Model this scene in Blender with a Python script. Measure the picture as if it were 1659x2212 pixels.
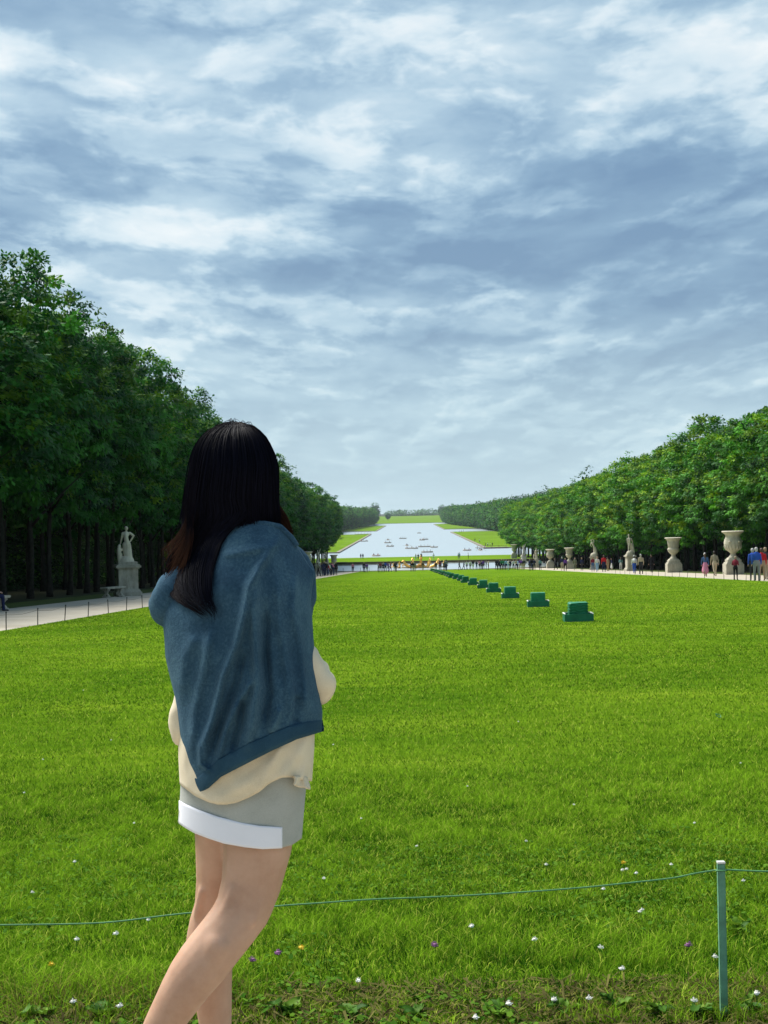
import bpy, bmesh, math, random
import numpy as np
from mathutils import Vector, Matrix, noise as mnoise

for o in list(bpy.data.objects):
    bpy.data.objects.remove(o)
scene = bpy.context.scene
COL = scene.collection
R = math.radians

# ------------------------------------------------------------------ camera
# working units for measurements: the photograph scaled to 1659 x 2212
IW, IH, FPX = 1659.0, 2212.0, 3300.0
VPX, VPY, ROLL = 884.0, 1108.0, 0.021         # canal axis vanishing point, camera roll
CAMZ = 1.42
camd = bpy.data.cameras.new('camera')
cam = bpy.data.objects.new('camera', camd)
COL.objects.link(cam)
camd.sensor_fit = 'VERTICAL'
camd.sensor_height = 24.0
camd.lens = 24.0 * FPX / IH
camd.clip_start = 0.1
camd.clip_end = 20000
yc = Vector((VPX - IW / 2, -(VPY - IH / 2), -FPX)).normalized()    # world +Y seen from the camera
zc = Vector((-ROLL, 1, 0)); zc = (zc - yc * zc.dot(yc)).normalized()
xc = yc.cross(zc)
RC = Matrix((xc, yc, zc))                      # camera -> world rotation
cam.matrix_world = Matrix.Translation((0, 0, CAMZ)) @ RC.to_4x4()
scene.camera = cam

def ray(x, y):
    return RC @ Vector((x - IW / 2, -(y - IH / 2), -FPX))

def at_y(x, y, Y):
    """point on the ray of photo position (x, y) at distance Y along the axis"""
    d = ray(x, y)
    return Vector((0, 0, CAMZ)) + d * (Y / d.y)

# ------------------------------------------------------------------ world, sun, exposure
EXPO = 1.5
EK = 2 ** -EXPO
scene.render.engine = 'CYCLES'
scene.view_settings.view_transform = 'Standard'
scene.view_settings.look = 'None'
scene.view_settings.gamma = 1
scene.view_settings.exposure = EXPO
scene.cycles.use_denoising = True
scene.cycles.max_bounces = 6
scene.cycles.diffuse_bounces = 3
scene.cycles.glossy_bounces = 2
scene.cycles.transmission_bounces = 3
scene.cycles.volume_bounces = 0
scene.cycles.transparent_max_bounces = 4
scene.cycles.caustics_reflective = False
scene.cycles.caustics_refractive = False

SUN_EL, SUN_AZ = R(54), R(-48)                 # sun behind cloud: ahead and to the left
world = bpy.data.worlds.new('World')
scene.world = world
world.use_nodes = True
wt = world.node_tree
wt.nodes.clear()

class NT:
    """tiny node-graph helper"""
    def __init__(s, tree): s.t = tree
    def n(s, typ, **kw):
        nd = s.t.nodes.new(typ)
        for k, v in kw.items():
            if k == 'ins':
                for i, val in v.items():
                    if hasattr(val, 'node'): s.t.links.new(val, nd.inputs[i])
                    else: nd.inputs[i].default_value = val
            else: setattr(nd, k, v)
        return nd
    def math(s, op, a, b=0.0, c=0.0, clamp=False):
        nd = s.n('ShaderNodeMath', operation=op, use_clamp=clamp, ins={0: a, 1: b, 2: c}); return nd.outputs[0]
    def vmath(s, op, a, b=(0, 0, 0)):
        nd = s.n('ShaderNodeVectorMath', operation=op, ins={0: a, 1: b}); return nd.outputs[0]
    def noise(s, vec, scale, detail=4, rough=.5, dist=0, out=0):
        nd = s.n('ShaderNodeTexNoise', ins={'Scale': scale, 'Detail': detail, 'Roughness': rough, 'Distortion': dist})
        if vec is not None: s.t.links.new(vec, nd.inputs['Vector'])
        return nd.outputs[out]
    def ramp(s, fac, stops, interp='LINEAR'):
        nd = s.n('ShaderNodeValToRGB'); s.t.links.new(fac, nd.inputs[0])
        cr = nd.color_ramp; cr.interpolation = interp
        while len(cr.elements) > len(stops): cr.elements.remove(cr.elements[-1])
        while len(cr.elements) < len(stops): cr.elements.new(.5)
        for e, (p, c) in zip(cr.elements, stops):
            e.position = p
            e.color = (*c, 1) if not isinstance(c, (int, float)) else (c, c, c, 1)
        return nd.outputs[0]
    def mix(s, fac, a, b, blend='MIX'):
        nd = s.n('ShaderNodeMix', data_type='RGBA', blend_type=blend)
        for i, v in ((0, fac), (6, a), (7, b)):
            if hasattr(v, 'node'): s.t.links.new(v, nd.inputs[i])
            else: nd.inputs[i].default_value = v if isinstance(v, (int, float)) else (*v[:3], 1)
        return nd.outputs[2]

w = NT(wt)
tc = w.n('ShaderNodeTexCoord').outputs['Generated']
sep = w.n('ShaderNodeSeparateXYZ', ins={0: tc})
zc_ = w.math('MAXIMUM', sep.outputs[2], 0.0)
den = w.math('ADD', zc_, 0.10)
px = w.math('DIVIDE', sep.outputs[0], den)
pl = w.math('MULTIPLY', w.math('LOGARITHM', den, math.e), -2.15)
pyy = w.math('MULTIPLY', w.math('DIVIDE', sep.outputs[1], den), .12)
P = w.n('ShaderNodeCombineXYZ', ins={0: px, 1: pl, 2: pyy}).outputs[0]
SKYOFF = (-4.7, 5.1, 2.0)
P = w.vmath('ADD', P, SKYOFF)
warp = w.vmath('MULTIPLY', w.vmath('SUBTRACT', w.noise(P, 2.2, 5, .55, 0, out=1), (.5, .5, .5)), (.20, .17, .2))
P2 = w.vmath('ADD', P, warp)
big = w.noise(w.vmath('MULTIPLY', P2, (.62, 1.05, 1)), .95, 4, .5, 0)
P3 = w.vmath('MULTIPLY', P2, (.8, 1, 1))
n1 = w.noise(P3, 1.9, 8, .53, 0)
n1b = w.noise(w.vmath('ADD', P3, (.05, .15, 0)), 1.9, 8, .53, 0)
n2 = w.noise(w.vmath('ADD', P2, (0, 0, 4.2)), 4.6, 6, .56, 0)
n2b = w.noise(w.vmath('ADD', P2, (.025, .06, 4.2)), 4.6, 6, .56, 0)
puff = w.n('ShaderNodeMapRange', interpolation_type='SMOOTHSTEP', ins={'Value': n2, 1: .44, 2: .60, 3: 0.0, 4: 1.0}).outputs[0]   # crisp-edged lumps
puffb = w.n('ShaderNodeMapRange', interpolation_type='SMOOTHSTEP', ins={'Value': n2b, 1: .44, 2: .60, 3: 0.0, 4: 1.0}).outputs[0]
rel = w.math('MULTIPLY_ADD', w.math('SUBTRACT', puffb, puff), .14, w.math('SUBTRACT', n1b, n1))   # lit tops, shaded undersides
val = w.math('MULTIPLY_ADD', n1, .36, 0.0)
val = w.math('MULTIPLY_ADD', big, 1.0, val)
val = w.math('MULTIPLY_ADD', rel, .80, val)
val = w.math('MULTIPLY_ADD', puff, .055, val)
val = w.math('MULTIPLY_ADD', val, 1.16, -.222 * 1.16 - .078)
cl = [(.27, (.160, .285, .455)), (.40, (.230, .380, .545)), (.49, (.335, .500, .650)), (.57, (.475, .645, .765)), (.66, (.690, .820, .890)), (.77, (.91, .96, .975))]
cl = [(p, tuple(k * EK for k in c)) for p, c in cl]
cloud = w.ramp(val, cl)
hz = w.ramp(zc_, [(0.0, 1.0), (.035, .70), (.13, .10), (.25, 0.0)])
hcol = tuple(k * EK for k in (.63, .83, .90))
cloud = w.mix(w.math('MULTIPLY', hz, .88), cloud, hcol)
sky = w.n('ShaderNodeTexSky', sky_type='NISHITA', sun_disc=False, sun_elevation=SUN_EL, sun_rotation=SUN_AZ, air_density=1.0, dust_density=2.0)
bsky = w.n('ShaderNodeBackground', ins={'Color': sky.outputs[0], 'Strength': .06})
bcl = w.n('ShaderNodeBackground', ins={'Color': cloud, 'Strength': 1.0})
mixs = w.n('ShaderNodeMixShader', ins={0: .93})
wt.links.new(bsky.outputs[0], mixs.inputs[1]); wt.links.new(bcl.outputs[0], mixs.inputs[2])
wo = w.n('ShaderNodeOutputWorld'); wt.links.new(mixs.outputs[0], wo.inputs[0])

sund = bpy.data.lights.new('sun', 'SUN')
sund.energy = 2.5
sund.angle = R(36)
sund.color = (1.0, .96, .88)
sun = bpy.data.objects.new('sun', sund); COL.objects.link(sun)
sdir = Vector((math.sin(SUN_AZ) * math.cos(SUN_EL), math.cos(SUN_AZ) * math.cos(SUN_EL), math.sin(SUN_EL)))
sun.rotation_euler = sdir.to_track_quat('Z', 'Y').to_euler()
sun.location = sdir * 60

# ------------------------------------------------------------------ helpers
MATS = {}
def new_mat(name):
    m = bpy.data.materials.new(name); m.use_nodes = True
    t = m.node_tree; t.nodes.clear()
    g = NT(t)
    b = g.n('ShaderNodeBsdfPrincipled')
    o = g.n('ShaderNodeOutputMaterial'); t.links.new(b.outputs[0], o.inputs[0])
    MATS[name] = m
    return m, g, b, o

def simple(name, col, rough=.7, spec=.3, metal=0.0, var=.15, scale=8.0, bump=0.0, bscale=40.0, coords='Object', detail=5):
    m, g, b, o = new_mat(name)
    tcn = g.n('ShaderNodeTexCoord').outputs[coords]
    n = g.noise(tcn, scale, detail, .6)
    c0 = tuple(k * (1 - var) for k in col); c1 = tuple(min(1, k * (1 + var)) for k in col)
    c = g.ramp(n, [(.3, c0), (.7, c1)])
    m.node_tree.links.new(c, b.inputs['Base Color'])
    b.inputs['Roughness'].default_value = rough
    b.inputs['Specular IOR Level'].default_value = spec
    b.inputs['Metallic'].default_value = metal
    if bump:
        bn = g.noise(tcn, bscale, 4, .6)
        bp = g.n('ShaderNodeBump', ins={'Strength': bump, 'Distance': .02, 'Height': bn})
        m.node_tree.links.new(bp.outputs[0], b.inputs['Normal'])
    return m

def tag(o, label=None, cat=None, group=None, kind=None):
    if label: o['label'] = label
    if cat: o['category'] = cat
    if group: o['group'] = group
    if kind: o['kind'] = kind
    return o

def link(name, me, parent=None):
    o = bpy.data.objects.new(name, me); COL.objects.link(o)
    if parent is not None: o.parent = parent
    return o

def thing(name, label, cat, loc=(0, 0, 0), rz=0.0, group=None, scale=1.0):
    o = link(name, None); o.empty_display_size = .2
    o.location = loc; o.rotation_euler = (0, 0, rz); o.scale = (scale,) * 3
    return tag(o, label, cat, group)

def np_mesh(name, V, F, mats=(), smooth=False, col=None, midx=None):
    """mesh from numpy arrays; F: (n,3) or (n,4)"""
    V = np.asarray(V, dtype=np.float32).reshape(-1, 3); F = np.asarray(F, dtype=np.int32)
    me = bpy.data.meshes.new(name)
    k = F.shape[1]
    me.vertices.add(len(V)); me.vertices.foreach_set('co', V.ravel())
    me.loops.add(F.size); me.loops.foreach_set('vertex_index', F.ravel())
    me.polygons.add(len(F))
    me.polygons.foreach_set('loop_start', np.arange(0, F.size, k, dtype=np.int32))
    if smooth: me.polygons.foreach_set('use_smooth', np.ones(len(F), dtype=bool))
    for m in mats: me.materials.append(m)
    if midx is not None: me.polygons.foreach_set('material_index', np.asarray(midx, dtype=np.int32))
    me.update(calc_edges=True); me.validate()
    if col is not None:
        a = me.color_attributes.new('Col', 'FLOAT_COLOR', 'POINT')
        c = np.ones((len(V), 4), dtype=np.float32); c[:, :3] = col
        a.data.foreach_set('color', c.ravel())
    return me

class MB:
    """collects shapes into one mesh"""
    def __init__(s): s.v = []; s.f = []; s.m = []
    def add(s, v, f, mi=0):
        k = len(s.v); s.v += [tuple(p) for p in v]; s.f += [tuple(i + k for i in q) for q in f]; s.m += [mi] * len(f)
        return s
    def box(s, c, d, mi=0, taper=1.0, rz=0.0):
        x, y, z = (k / 2 for k in d); v = []
        for sz, t in ((-1, 1.0), (1, taper)):
            for sx, sy in ((-1, -1), (1, -1), (1, 1), (-1, 1)):
                X, Y = sx * x * t, sy * y * t
                v.append((c[0] + X * math.cos(rz) - Y * math.sin(rz), c[1] + X * math.sin(rz) + Y * math.cos(rz), c[2] + sz * z))
        return s.add(v, [(3, 2, 1, 0), (4, 5, 6, 7), (0, 1, 5, 4), (1, 2, 6, 5), (2, 3, 7, 6), (3, 0, 4, 7)], mi)
    def lathe(s, prof, n=24, c=(0, 0, 0), mi=0, square=False):
        v = []; f = []
        for r, z in prof:
            for k in range(n):
                a = 2 * math.pi * (k + (.5 if square else 0)) / n
                rr = r * (math.sqrt(2) if square and n == 4 else 1)
                v.append((c[0] + rr * math.cos(a), c[1] + rr * math.sin(a), c[2] + z))
        for i in range(len(prof) - 1):
            for k in range(n):
                a, b = i * n + k, i * n + (k + 1) % n
                f.append((a, b, b + n, a + n))
        f.append(tuple(range(n - 1, -1, -1))); L = (len(prof) - 1) * n
        f.append(tuple(L + k for k in range(n)))
        return s.add(v, f, mi)
    def tube(s, pts, rad, n=8, mi=0):
        pts = [Vector(p) for p in pts]
        if isinstance(rad, (int, float)): rad = [rad] * len(pts)
        v = []; f = []; up = None
        for i, p in enumerate(pts):
            t = (pts[min(i + 1, len(pts) - 1)] - pts[max(i - 1, 0)]).normalized()
            if up is None: up = t.orthogonal().normalized()
            up = (up - t * up.dot(t)).normalized(); sd = t.cross(up)
            for k in range(n):
                a = 2 * math.pi * k / n
                v.append(p + (up * math.cos(a) + sd * math.sin(a)) * rad[i])
        for i in range(len(pts) - 1):
            for k in range(n):
                a, b = i * n + k, i * n + (k + 1) % n
                f.append((a, b, b + n, a + n))
        f.append(tuple(range(n - 1, -1, -1))); L = (len(pts) - 1) * n
        f.append(tuple(L + k for k in range(n)))
        return s.add(v, f, mi)
    def mesh(s, name, mats, smooth=False, bevel=0.0):
        me = bpy.data.meshes.new(name); me.from_pydata(s.v, [], s.f)
        for m in mats: me.materials.append(m)
        me.polygons.foreach_set('material_index', s.m)
        if bevel:
            bm = bmesh.new(); bm.from_mesh(me)
            bmesh.ops.bevel(bm, geom=bm.edges[:], offset=bevel, segments=2, affect='EDGES', clamp_overlap=True)
            bm.to_mesh(me); bm.free()
        if smooth: me.polygons.foreach_set('use_smooth', [True] * len(me.polygons))
        me.update(); return me
    def build(s, name, mats, parent=None, smooth=False, bevel=0.0):
        return link(name, s.mesh(name, mats, smooth, bevel), parent)

ONES = ['', 'first', 'second', 'third', 'fourth', 'fifth', 'sixth', 'seventh', 'eighth', 'ninth', 'tenth', 'eleventh', 'twelfth', 'thirteenth', 'fourteenth', 'fifteenth', 'sixteenth', 'seventeenth', 'eighteenth', 'nineteenth']
def ordw(n):
    if n == 100: return 'hundredth'
    if n > 100: return 'hundred-and-' + ordw(n - 100)
    if n < 20: return ONES[n]
    t = ['', '', 'twent', 'thirt', 'fort', 'fift', 'sixt', 'sevent', 'eight', 'ninet'][n // 10]
    return t + 'ieth' if n % 10 == 0 else t + 'y-' + ONES[n % 10]

def smooth01(t):
    t = max(0.0, min(1.0, t)); return t * t * (3 - 2 * t)

# ------------------------------------------------------------------ terrain height
WATER_Z = CAMZ - 16.1
PROFILE = [(-80, 0), (4.12, 0), (4.45, -.147), (300, -9.9), (312, -10.62), (357.2, -10.62), (358, -9.9), (540, -14.05), (2372, -14.3), (3900, -6.3), (7000, -2.0)]
def gz(x, y):
    for (a, za), (b, zb) in zip(PROFILE, PROFILE[1:]):
        if y <= b:
            t = (y - a) / (b - a); return za + (zb - za) * t
    return PROFILE[-1][1]

def on_ground(x, y, zoff=0.0, level=None):
    """where the ray of a photo position meets the ground (or a level)"""
    d = ray(x, y)
    if level is not None:
        t = (level - CAMZ) / d.z
        return Vector((d.x * t, d.y * t, level))
    lo, hi = 3.0, 4000.0
    for _ in range(60):
        m = math.sqrt(lo * hi)
        z = CAMZ + d.z * m / d.y
        if z > gz(0, m) + zoff: lo = m
        else: hi = m
    p = Vector((0, 0, CAMZ)) + d * (hi / d.y)
    return p
# ------------------------------------------------------------------ ground materials
def lawn_material():
    m, g, b, o = new_mat('lawn')
    tcn = g.n('ShaderNodeTexCoord').outputs['Object']
    a = g.noise(tcn, .35, 5, .6)
    f = g.noise(tcn, 9.0, 6, .7)
    f2 = g.noise(tcn, 55.0, 4, .7)
    st = g.noise(g.vmath('MULTIPLY', tcn, (.25, 1.6, 1)), 1.0, 4, .6)     # faint streaks across the lawn
    v = g.math('MULTIPLY_ADD', a, .40, g.math('MULTIPLY_ADD', f, .34, g.math('MULTIPLY_ADD', f2, .20, g.math('MULTIPLY', st, .26))))
    c = g.ramp(v, [(.40, (.026, .082, .004)), (.55, (.078, .165, .008)), (.66, (.142, .242, .013)), (.78, (.235, .33, .025))])
    m.node_tree.links.new(c, b.inputs['Base Color'])
    b.inputs['Roughness'].default_value = .8
    b.inputs['Specular IOR Level'].default_value = .0
    bp = g.n('ShaderNodeBump', ins={'Strength': .7, 'Distance': .05, 'Height': g.math('ADD', f, f2)})
    m.node_tree.links.new(bp.outputs[0], b.inputs['Normal'])
    return m

def blade_material():
    m, g, b, o = new_mat('grass_blade')
    at = g.n('ShaderNodeAttribute', attribute_name='Col').outputs['Color']
    m.node_tree.links.new(at, b.inputs['Base Color'])
    b.inputs['Roughness'].default_value = .55
    b.inputs['Specular IOR Level'].default_value = .0
    gn = g.n('ShaderNodeNewGeometry').outputs['Normal']
    nn = g.vmath('NORMALIZE', g.vmath('ADD', g.vmath('MULTIPLY', gn, (.8, .8, .8)), (0, 0, .7)))
    m.node_tree.links.new(nn, b.inputs['Normal'])
    tr = g.n('ShaderNodeBsdfTranslucent', ins={'Color': at})
    mx = g.n('ShaderNodeMixShader', ins={0: .25})
    m.node_tree.links.new(b.outputs[0], mx.inputs[1]); m.node_tree.links.new(tr.outputs[0], mx.inputs[2])
    m.node_tree.links.new(mx.outputs[0], o.inputs[0])
    return m

def leaf_material(name, tint=(1, 1, 1), trans=.28):
    m, g, b, o = new_mat(name)
    at = g.n('ShaderNodeAttribute', attribute_name='Col').outputs['Color']
    rnd = g.n('ShaderNodeObjectInfo').outputs['Random']
    tn = g.ramp(rnd, [(0, (.66 * tint[0], .74 * tint[1], .85 * tint[2])), (.5, tint), (1, (1.30 * tint[0], 1.22 * tint[1], .95 * tint[2]))])
    c = g.mix(1.0, at, tn, 'MULTIPLY')
    m.node_tree.links.new(c, b.inputs['Base Color'])
    b.inputs['Roughness'].default_value = .5
    b.inputs['Specular IOR Level'].default_value = .08
    tr = g.n('ShaderNodeBsdfTranslucent', ins={'Color': c})
    mx = g.n('ShaderNodeMixShader', ins={0: trans})
    m.node_tree.links.new(b.outputs[0], mx.inputs[1]); m.node_tree.links.new(tr.outputs[0], mx.inputs[2])
    m.node_tree.links.new(mx.outputs[0], o.inputs[0])
    return m

def gravel_material():
    m, g, b, o = new_mat('gravel')
    tcn = g.n('ShaderNodeTexCoord').outputs['Object']
    a = g.noise(tcn, .5, 5, .6); f = g.noise(tcn, 30, 4, .7)
    v = g.math('MULTIPLY_ADD', a, .6, g.math('MULTIPLY', f, .4))
    c = g.ramp(v, [(.35, (.33, .285, .215)), (.55, (.43, .385, .305)), (.75, (.51, .465, .39))])
    m.node_tree.links.new(c, b.inputs['Base Color']); b.inputs['Roughness'].default_value = .9
    bp = g.n('ShaderNodeBump', ins={'Strength': .4, 'Distance': .02, 'Height': f})
    m.node_tree.links.new(bp.outputs[0], b.inputs['Normal'])
    return m

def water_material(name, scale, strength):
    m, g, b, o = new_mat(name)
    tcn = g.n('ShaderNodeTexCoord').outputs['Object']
    b.inputs['Base Color'].default_value = (.34, .40, .43, 1)  # cloud reflection and sun glare put into the pale base colour
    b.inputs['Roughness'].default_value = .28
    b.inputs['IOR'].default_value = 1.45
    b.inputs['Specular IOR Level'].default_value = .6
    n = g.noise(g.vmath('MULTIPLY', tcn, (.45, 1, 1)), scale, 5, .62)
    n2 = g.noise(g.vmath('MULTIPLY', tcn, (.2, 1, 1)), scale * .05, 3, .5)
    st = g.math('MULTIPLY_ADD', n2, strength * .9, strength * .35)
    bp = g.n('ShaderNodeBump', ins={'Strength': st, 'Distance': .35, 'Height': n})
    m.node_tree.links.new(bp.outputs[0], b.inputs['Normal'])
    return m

M_lawn = lawn_material(); M_blade = blade_material(); M_gravel = gravel_material()
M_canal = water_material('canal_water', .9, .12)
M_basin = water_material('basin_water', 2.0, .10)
M_soil = simple('soil', (.055, .045, .028), .95, .1, var=.35, scale=12, bump=.8, bscale=30)
M_forest = simple('forest_floor', (.030, .036, .014), .95, .1, var=.4, scale=.6, bump=.5, bscale=6)
M_farlawn = simple('far_lawn', (.115, .205, .014), .9, .0, var=.22, scale=.05, detail=7)
M_verge = simple('verge_grass', (.055, .085, .014), .9, .1, var=.35, scale=1.2, bump=.6, bscale=12)
M_stone = None

def strip_sheet(name, x0, x1, ys, mat, dz, kind='structure', nx=1, parent=None):
    V = []; F = []
    for y in ys:
        for i in range(nx + 1):
            x = x0 + (x1 - x0) * i / nx
            V.append((x, y, gz(x, y) + dz))
    n = nx + 1
    for j in range(len(ys) - 1):
        for i in range(nx):
            a = j * n + i; F.append((a, a + 1, a + 1 + n, a + n))
    me = np_mesh(name, V, F, [mat]); o = link(name, me, parent)
    if kind: o['kind'] = kind
    return o

LX0, LX1 = -9.8, 20.0                           # lawn edges
# the ground: one sheet to the horizon, dipping under the canal
Yg = [-60, -20, 0, 2, 4.1, 4.45, 6, 20, 60, 120, 200, 299, 312, 357.2, 358.2, 450, 540, 541, 2371, 2372, 3000, 3900, 7000]
Xg = [-3000, -1200, -400, -150, -60, -30, -17.6, -9.9, 0, 10, 20.1, 28, 60, 150, 400, 1200, 3000]
V = []; F = []
for y in Yg:
    for x in Xg:
        z = gz(x, y) - .03
        if 540.5 < y < 2371.5: z = -18.0
        if y > 600 and abs(x) > 150 and not (540.5 < y < 2371.5): z += min(40, (abs(x) - 150) * .02)
        V.append((x, y, z))
n = len(Xg)
for j in range(len(Yg) - 1):
    for i in range(n - 1):
        a = j * n + i; F.append((a, a + 1, a + 1 + n, a + n))
tag(link('ground', np_mesh('ground', V, F, [M_forest])), kind='structure')

# terrace the photographer stands on, soil edge, the lawn
strip_sheet('gravel_terrace', -30, 30, [-20, -5, 0, 2, 4.0], M_gravel, .004)
strip_sheet('soil_edge', -30, 30, [4.0, 4.12, 4.28, 4.45, 4.86], M_soil, .002)
lawn_y = [4.45] + list(np.geomspace(4.9, 300, 60))
strip_sheet('lawn', LX0, LX1, lawn_y, M_lawn, .008, nx=12)
py_ = [4.45, 20, 60, 100, 150, 200, 250, 300]
strip_sheet('gravel_path', -15.4, LX0 - .02, py_, M_gravel, .004)
strip_sheet('gravel_path', LX1 + .02, 25.9, py_, M_gravel, .004)
strip_sheet('verge', -17.9, -15.42, py_ + [312, 357.2, 358, 378], M_verge, .012)
strip_sheet('verge', 25.92, 28.2, py_ + [312, 357.2, 358, 378], M_verge, .012)
strip_sheet('gravel_forecourt', -15.4, 25.9, [300.02, 306, 312, 334, 357.2], M_gravel, .004)

# lawn edging strips
# grass strip between basin and canal
strip_sheet('grass_strip', -60, 70, [358.4, 372, 420, 470, 520, 539.6], M_farlawn, .006)
strip_sheet('far_meadow', -120, 120, [2372.5, 2600, 3000, 3500, 3900], M_farlawn, .05)

# canal water and banks
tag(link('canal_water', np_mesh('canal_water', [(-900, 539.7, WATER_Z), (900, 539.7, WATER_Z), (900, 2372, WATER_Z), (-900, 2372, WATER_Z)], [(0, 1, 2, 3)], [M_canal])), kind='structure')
M_kerb = simple('canal_kerb', (.22, .20, .16), .85, .2, var=.25, scale=.4)
def bank(x0, x1, y0, y1):
    top = WATER_Z + .38
    b = MB(); b.box(((x0 + x1) / 2, (y0 + y1) / 2, WATER_Z - 1.0 + .69), (x1 - x0, y1 - y0, 1.38), 0)
    o = b.build('bank_lawn', [M_farlawn]); o['kind'] = 'structure'
    k = MB()                                     # stone kerb round the lawn
    t = 1.1
    for (ax, bx, ay, by) in ((x0 - .3, x0 + t, y0 - .3, y1 + .3), (x1 - t, x1 + .3, y0 - .3, y1 + .3), (x0 + t, x1 - t, y0 - .3, y0 + t), (x0 + t, x1 - t, y1 - t, y1 + .3)):
        k.box(((ax + bx) / 2, (ay + by) / 2, WATER_Z - .25), (bx - ax, by - ay, 1.5), 0)
    k.build('kerb', [M_kerb], o)
bank(-420, -29.6, 632, 1172)
bank(-420, -30.0, 1387, 1953)
bank(32.4, 420, 661, 1212)
bank(32.0, 420, 1424, 2035)
k = MB(); k.box((3, 539.9, WATER_Z - .3), (140, .6, 1.6)); tag(k.build('canal_edge', [M_kerb]), kind='structure')

# ------------------------------------------------------------------ grass blades (near lawn)
rng = np.random.default_rng(7)
def vnoise(x, y, s, seed=0):
    """cheap smooth value noise for numpy arrays"""
    r = np.random.default_rng(seed + 100); tab = r.random((64, 64))
    X, Y = x * s + 31.7, y * s + 17.3
    xi, yi = np.floor(X).astype(int), np.floor(Y).astype(int); fx, fy = X - xi, Y - yi
    fx, fy = fx * fx * (3 - 2 * fx), fy * fy * (3 - 2 * fy)
    g = lambda a, b: tab[a % 64, b % 64]
    return (g(xi, yi) * (1 - fx) + g(xi + 1, yi) * fx) * (1 - fy) + (g(xi, yi + 1) * (1 - fx) + g(xi + 1, yi + 1) * fx) * fy
gzv = np.vectorize(lambda y: gz(0, y))

def blades(n, y0, y1, hmean, wmin, seg, lean=.55, wpx=.62, gain=1.0):
    # distance sampled so that screen density falls with distance as in the picture
    Y = y0 * (y1 / y0) ** rng.random(n) if y1 > 12 else np.sqrt(y0 ** 2 + (y1 ** 2 - y0 ** 2) * rng.random(n))
    if y1 > 12: kk = rng.random(n) < np.clip((Y - y0) / 2.5, 0, 1) * np.clip((y1 - Y) / (y1 * .75), 0, 1)
    else: kk = rng.random(n) < np.clip((y1 - Y) / 2.5, 0, 1)
    Y = Y[kk]; n = len(Y)
    X = Y * (-.335 + .60 * rng.random(n)) + rng.normal(0, .15, n)
    keep = (X > LX0 + .05) & (X < LX1 - .05); X, Y = X[keep], Y[keep]; n = len(X)
    big = vnoise(X, Y, .5, 1); mid = vnoise(X, Y, 2.3, 2); fine = vnoise(X, Y, 9, 3)
    tuft = vnoise(X, Y, 24, 4); clump = .35 * mid + .35 * fine + .3 * tuft
    dry = .8 * np.clip((5.2 - Y) / .3, 0, 1) * np.clip((Y - 4.55) / .2, 0, 1) * (.35 + .65 * mid)
    long_ = np.clip((5.9 - Y) / .8, 0, 1) * np.clip((mid - .35) * 3, 0, 1)
    h = hmean * (.30 + 1.4 * clump) * rng.uniform(.6, 1.35, n) * (1 + 1.0 * long_)
    wd = np.maximum(wmin * rng.uniform(.7, 1.3, n), Y / 1528 * wpx)
    az = rng.random(n) * 2 * np.pi; la = h * lean * rng.uniform(.2, 1.6, n)
    dx, dy = np.cos(az) * la, np.sin(az) * la
    ta = rng.random(n) * np.pi; sx, sy = np.cos(ta) * wd / 2, np.sin(ta) * wd / 2
    Z = -.033 * Y + .006
    Z = np.where(Y < 4.45, gzv(Y) + .004, Z)
    base = np.stack([X, Y, Z], 1)
    if seg == 1:
        V = np.stack([base + np.stack([-sx, -sy, 0 * sx], 1), base + np.stack([sx, sy, 0 * sx], 1), base + np.stack([dx, dy, h], 1)], 1)
        nv = 3; F = (np.arange(n)[:, None] * 3 + np.array([[0, 1, 2]]))
    else:
        mid_ = base + np.stack([dx * .3, dy * .3, h * .62], 1); s = np.stack([sx, sy, 0 * sx], 1)
        V = np.stack([base - s, base + s, mid_ - s * .8, mid_ + s * .8, base + np.stack([dx, dy, h * .95], 1)], 1)
        nv = 5; F = (np.arange(n)[:, None, None] * 5 + np.array([[[0, 1, 3], [0, 3, 2], [2, 3, 4]]])).reshape(-1, 3)
    t = np.clip(.10 + .44 * big + .55 * (mid - .5) + .8 * (fine - .5) + .9 * (tuft - .5) + rng.normal(0, .28, n) + .25, 0, 1)[:, None]
    c = (1 - t) * np.array([.017, .078, .004]) + t * np.array([.205, .368, .018])
    c = c * gain
    yel = (rng.random(n) < .07 + .10 * (1 - mid))[:, None]
    c = np.where(yel, np.array([.36, .43, .06]) * rng.uniform(.7, 1.2, (n, 1)), c)
    dd = (rng.random(n) < dry * .6)[:, None]
    c = np.where(dd, np.array([.20, .19, .045]) * rng.uniform(.4, 1.3, (n, 1)), c)
    return V.reshape(-1, 3), F, np.repeat(c, nv, 0)

parts = [blades(330000, 4.62, 10.5, .030, .0032, 2, .9, gain=1.04), blades(420000, 8.0, 160.0, .027, .005, 1, .9, wpx=.85, gain=.90)]
def merge(parts):
    Vs, Fs, Cs = [], [], []; k = 0
    for v, f, c in parts:
        Vs.append(v); Fs.append(f + k); Cs.append(c); k += len(v)
    return np.concatenate(Vs), np.concatenate(Fs), np.concatenate(Cs)
Vb, Fb, Cb = merge(parts)
tag(link('grass', np_mesh('grass', Vb, Fb, [M_blade], col=Cb)), 'short mown green grass blades of the wide lawn', 'grass', kind='stuff')

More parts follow.
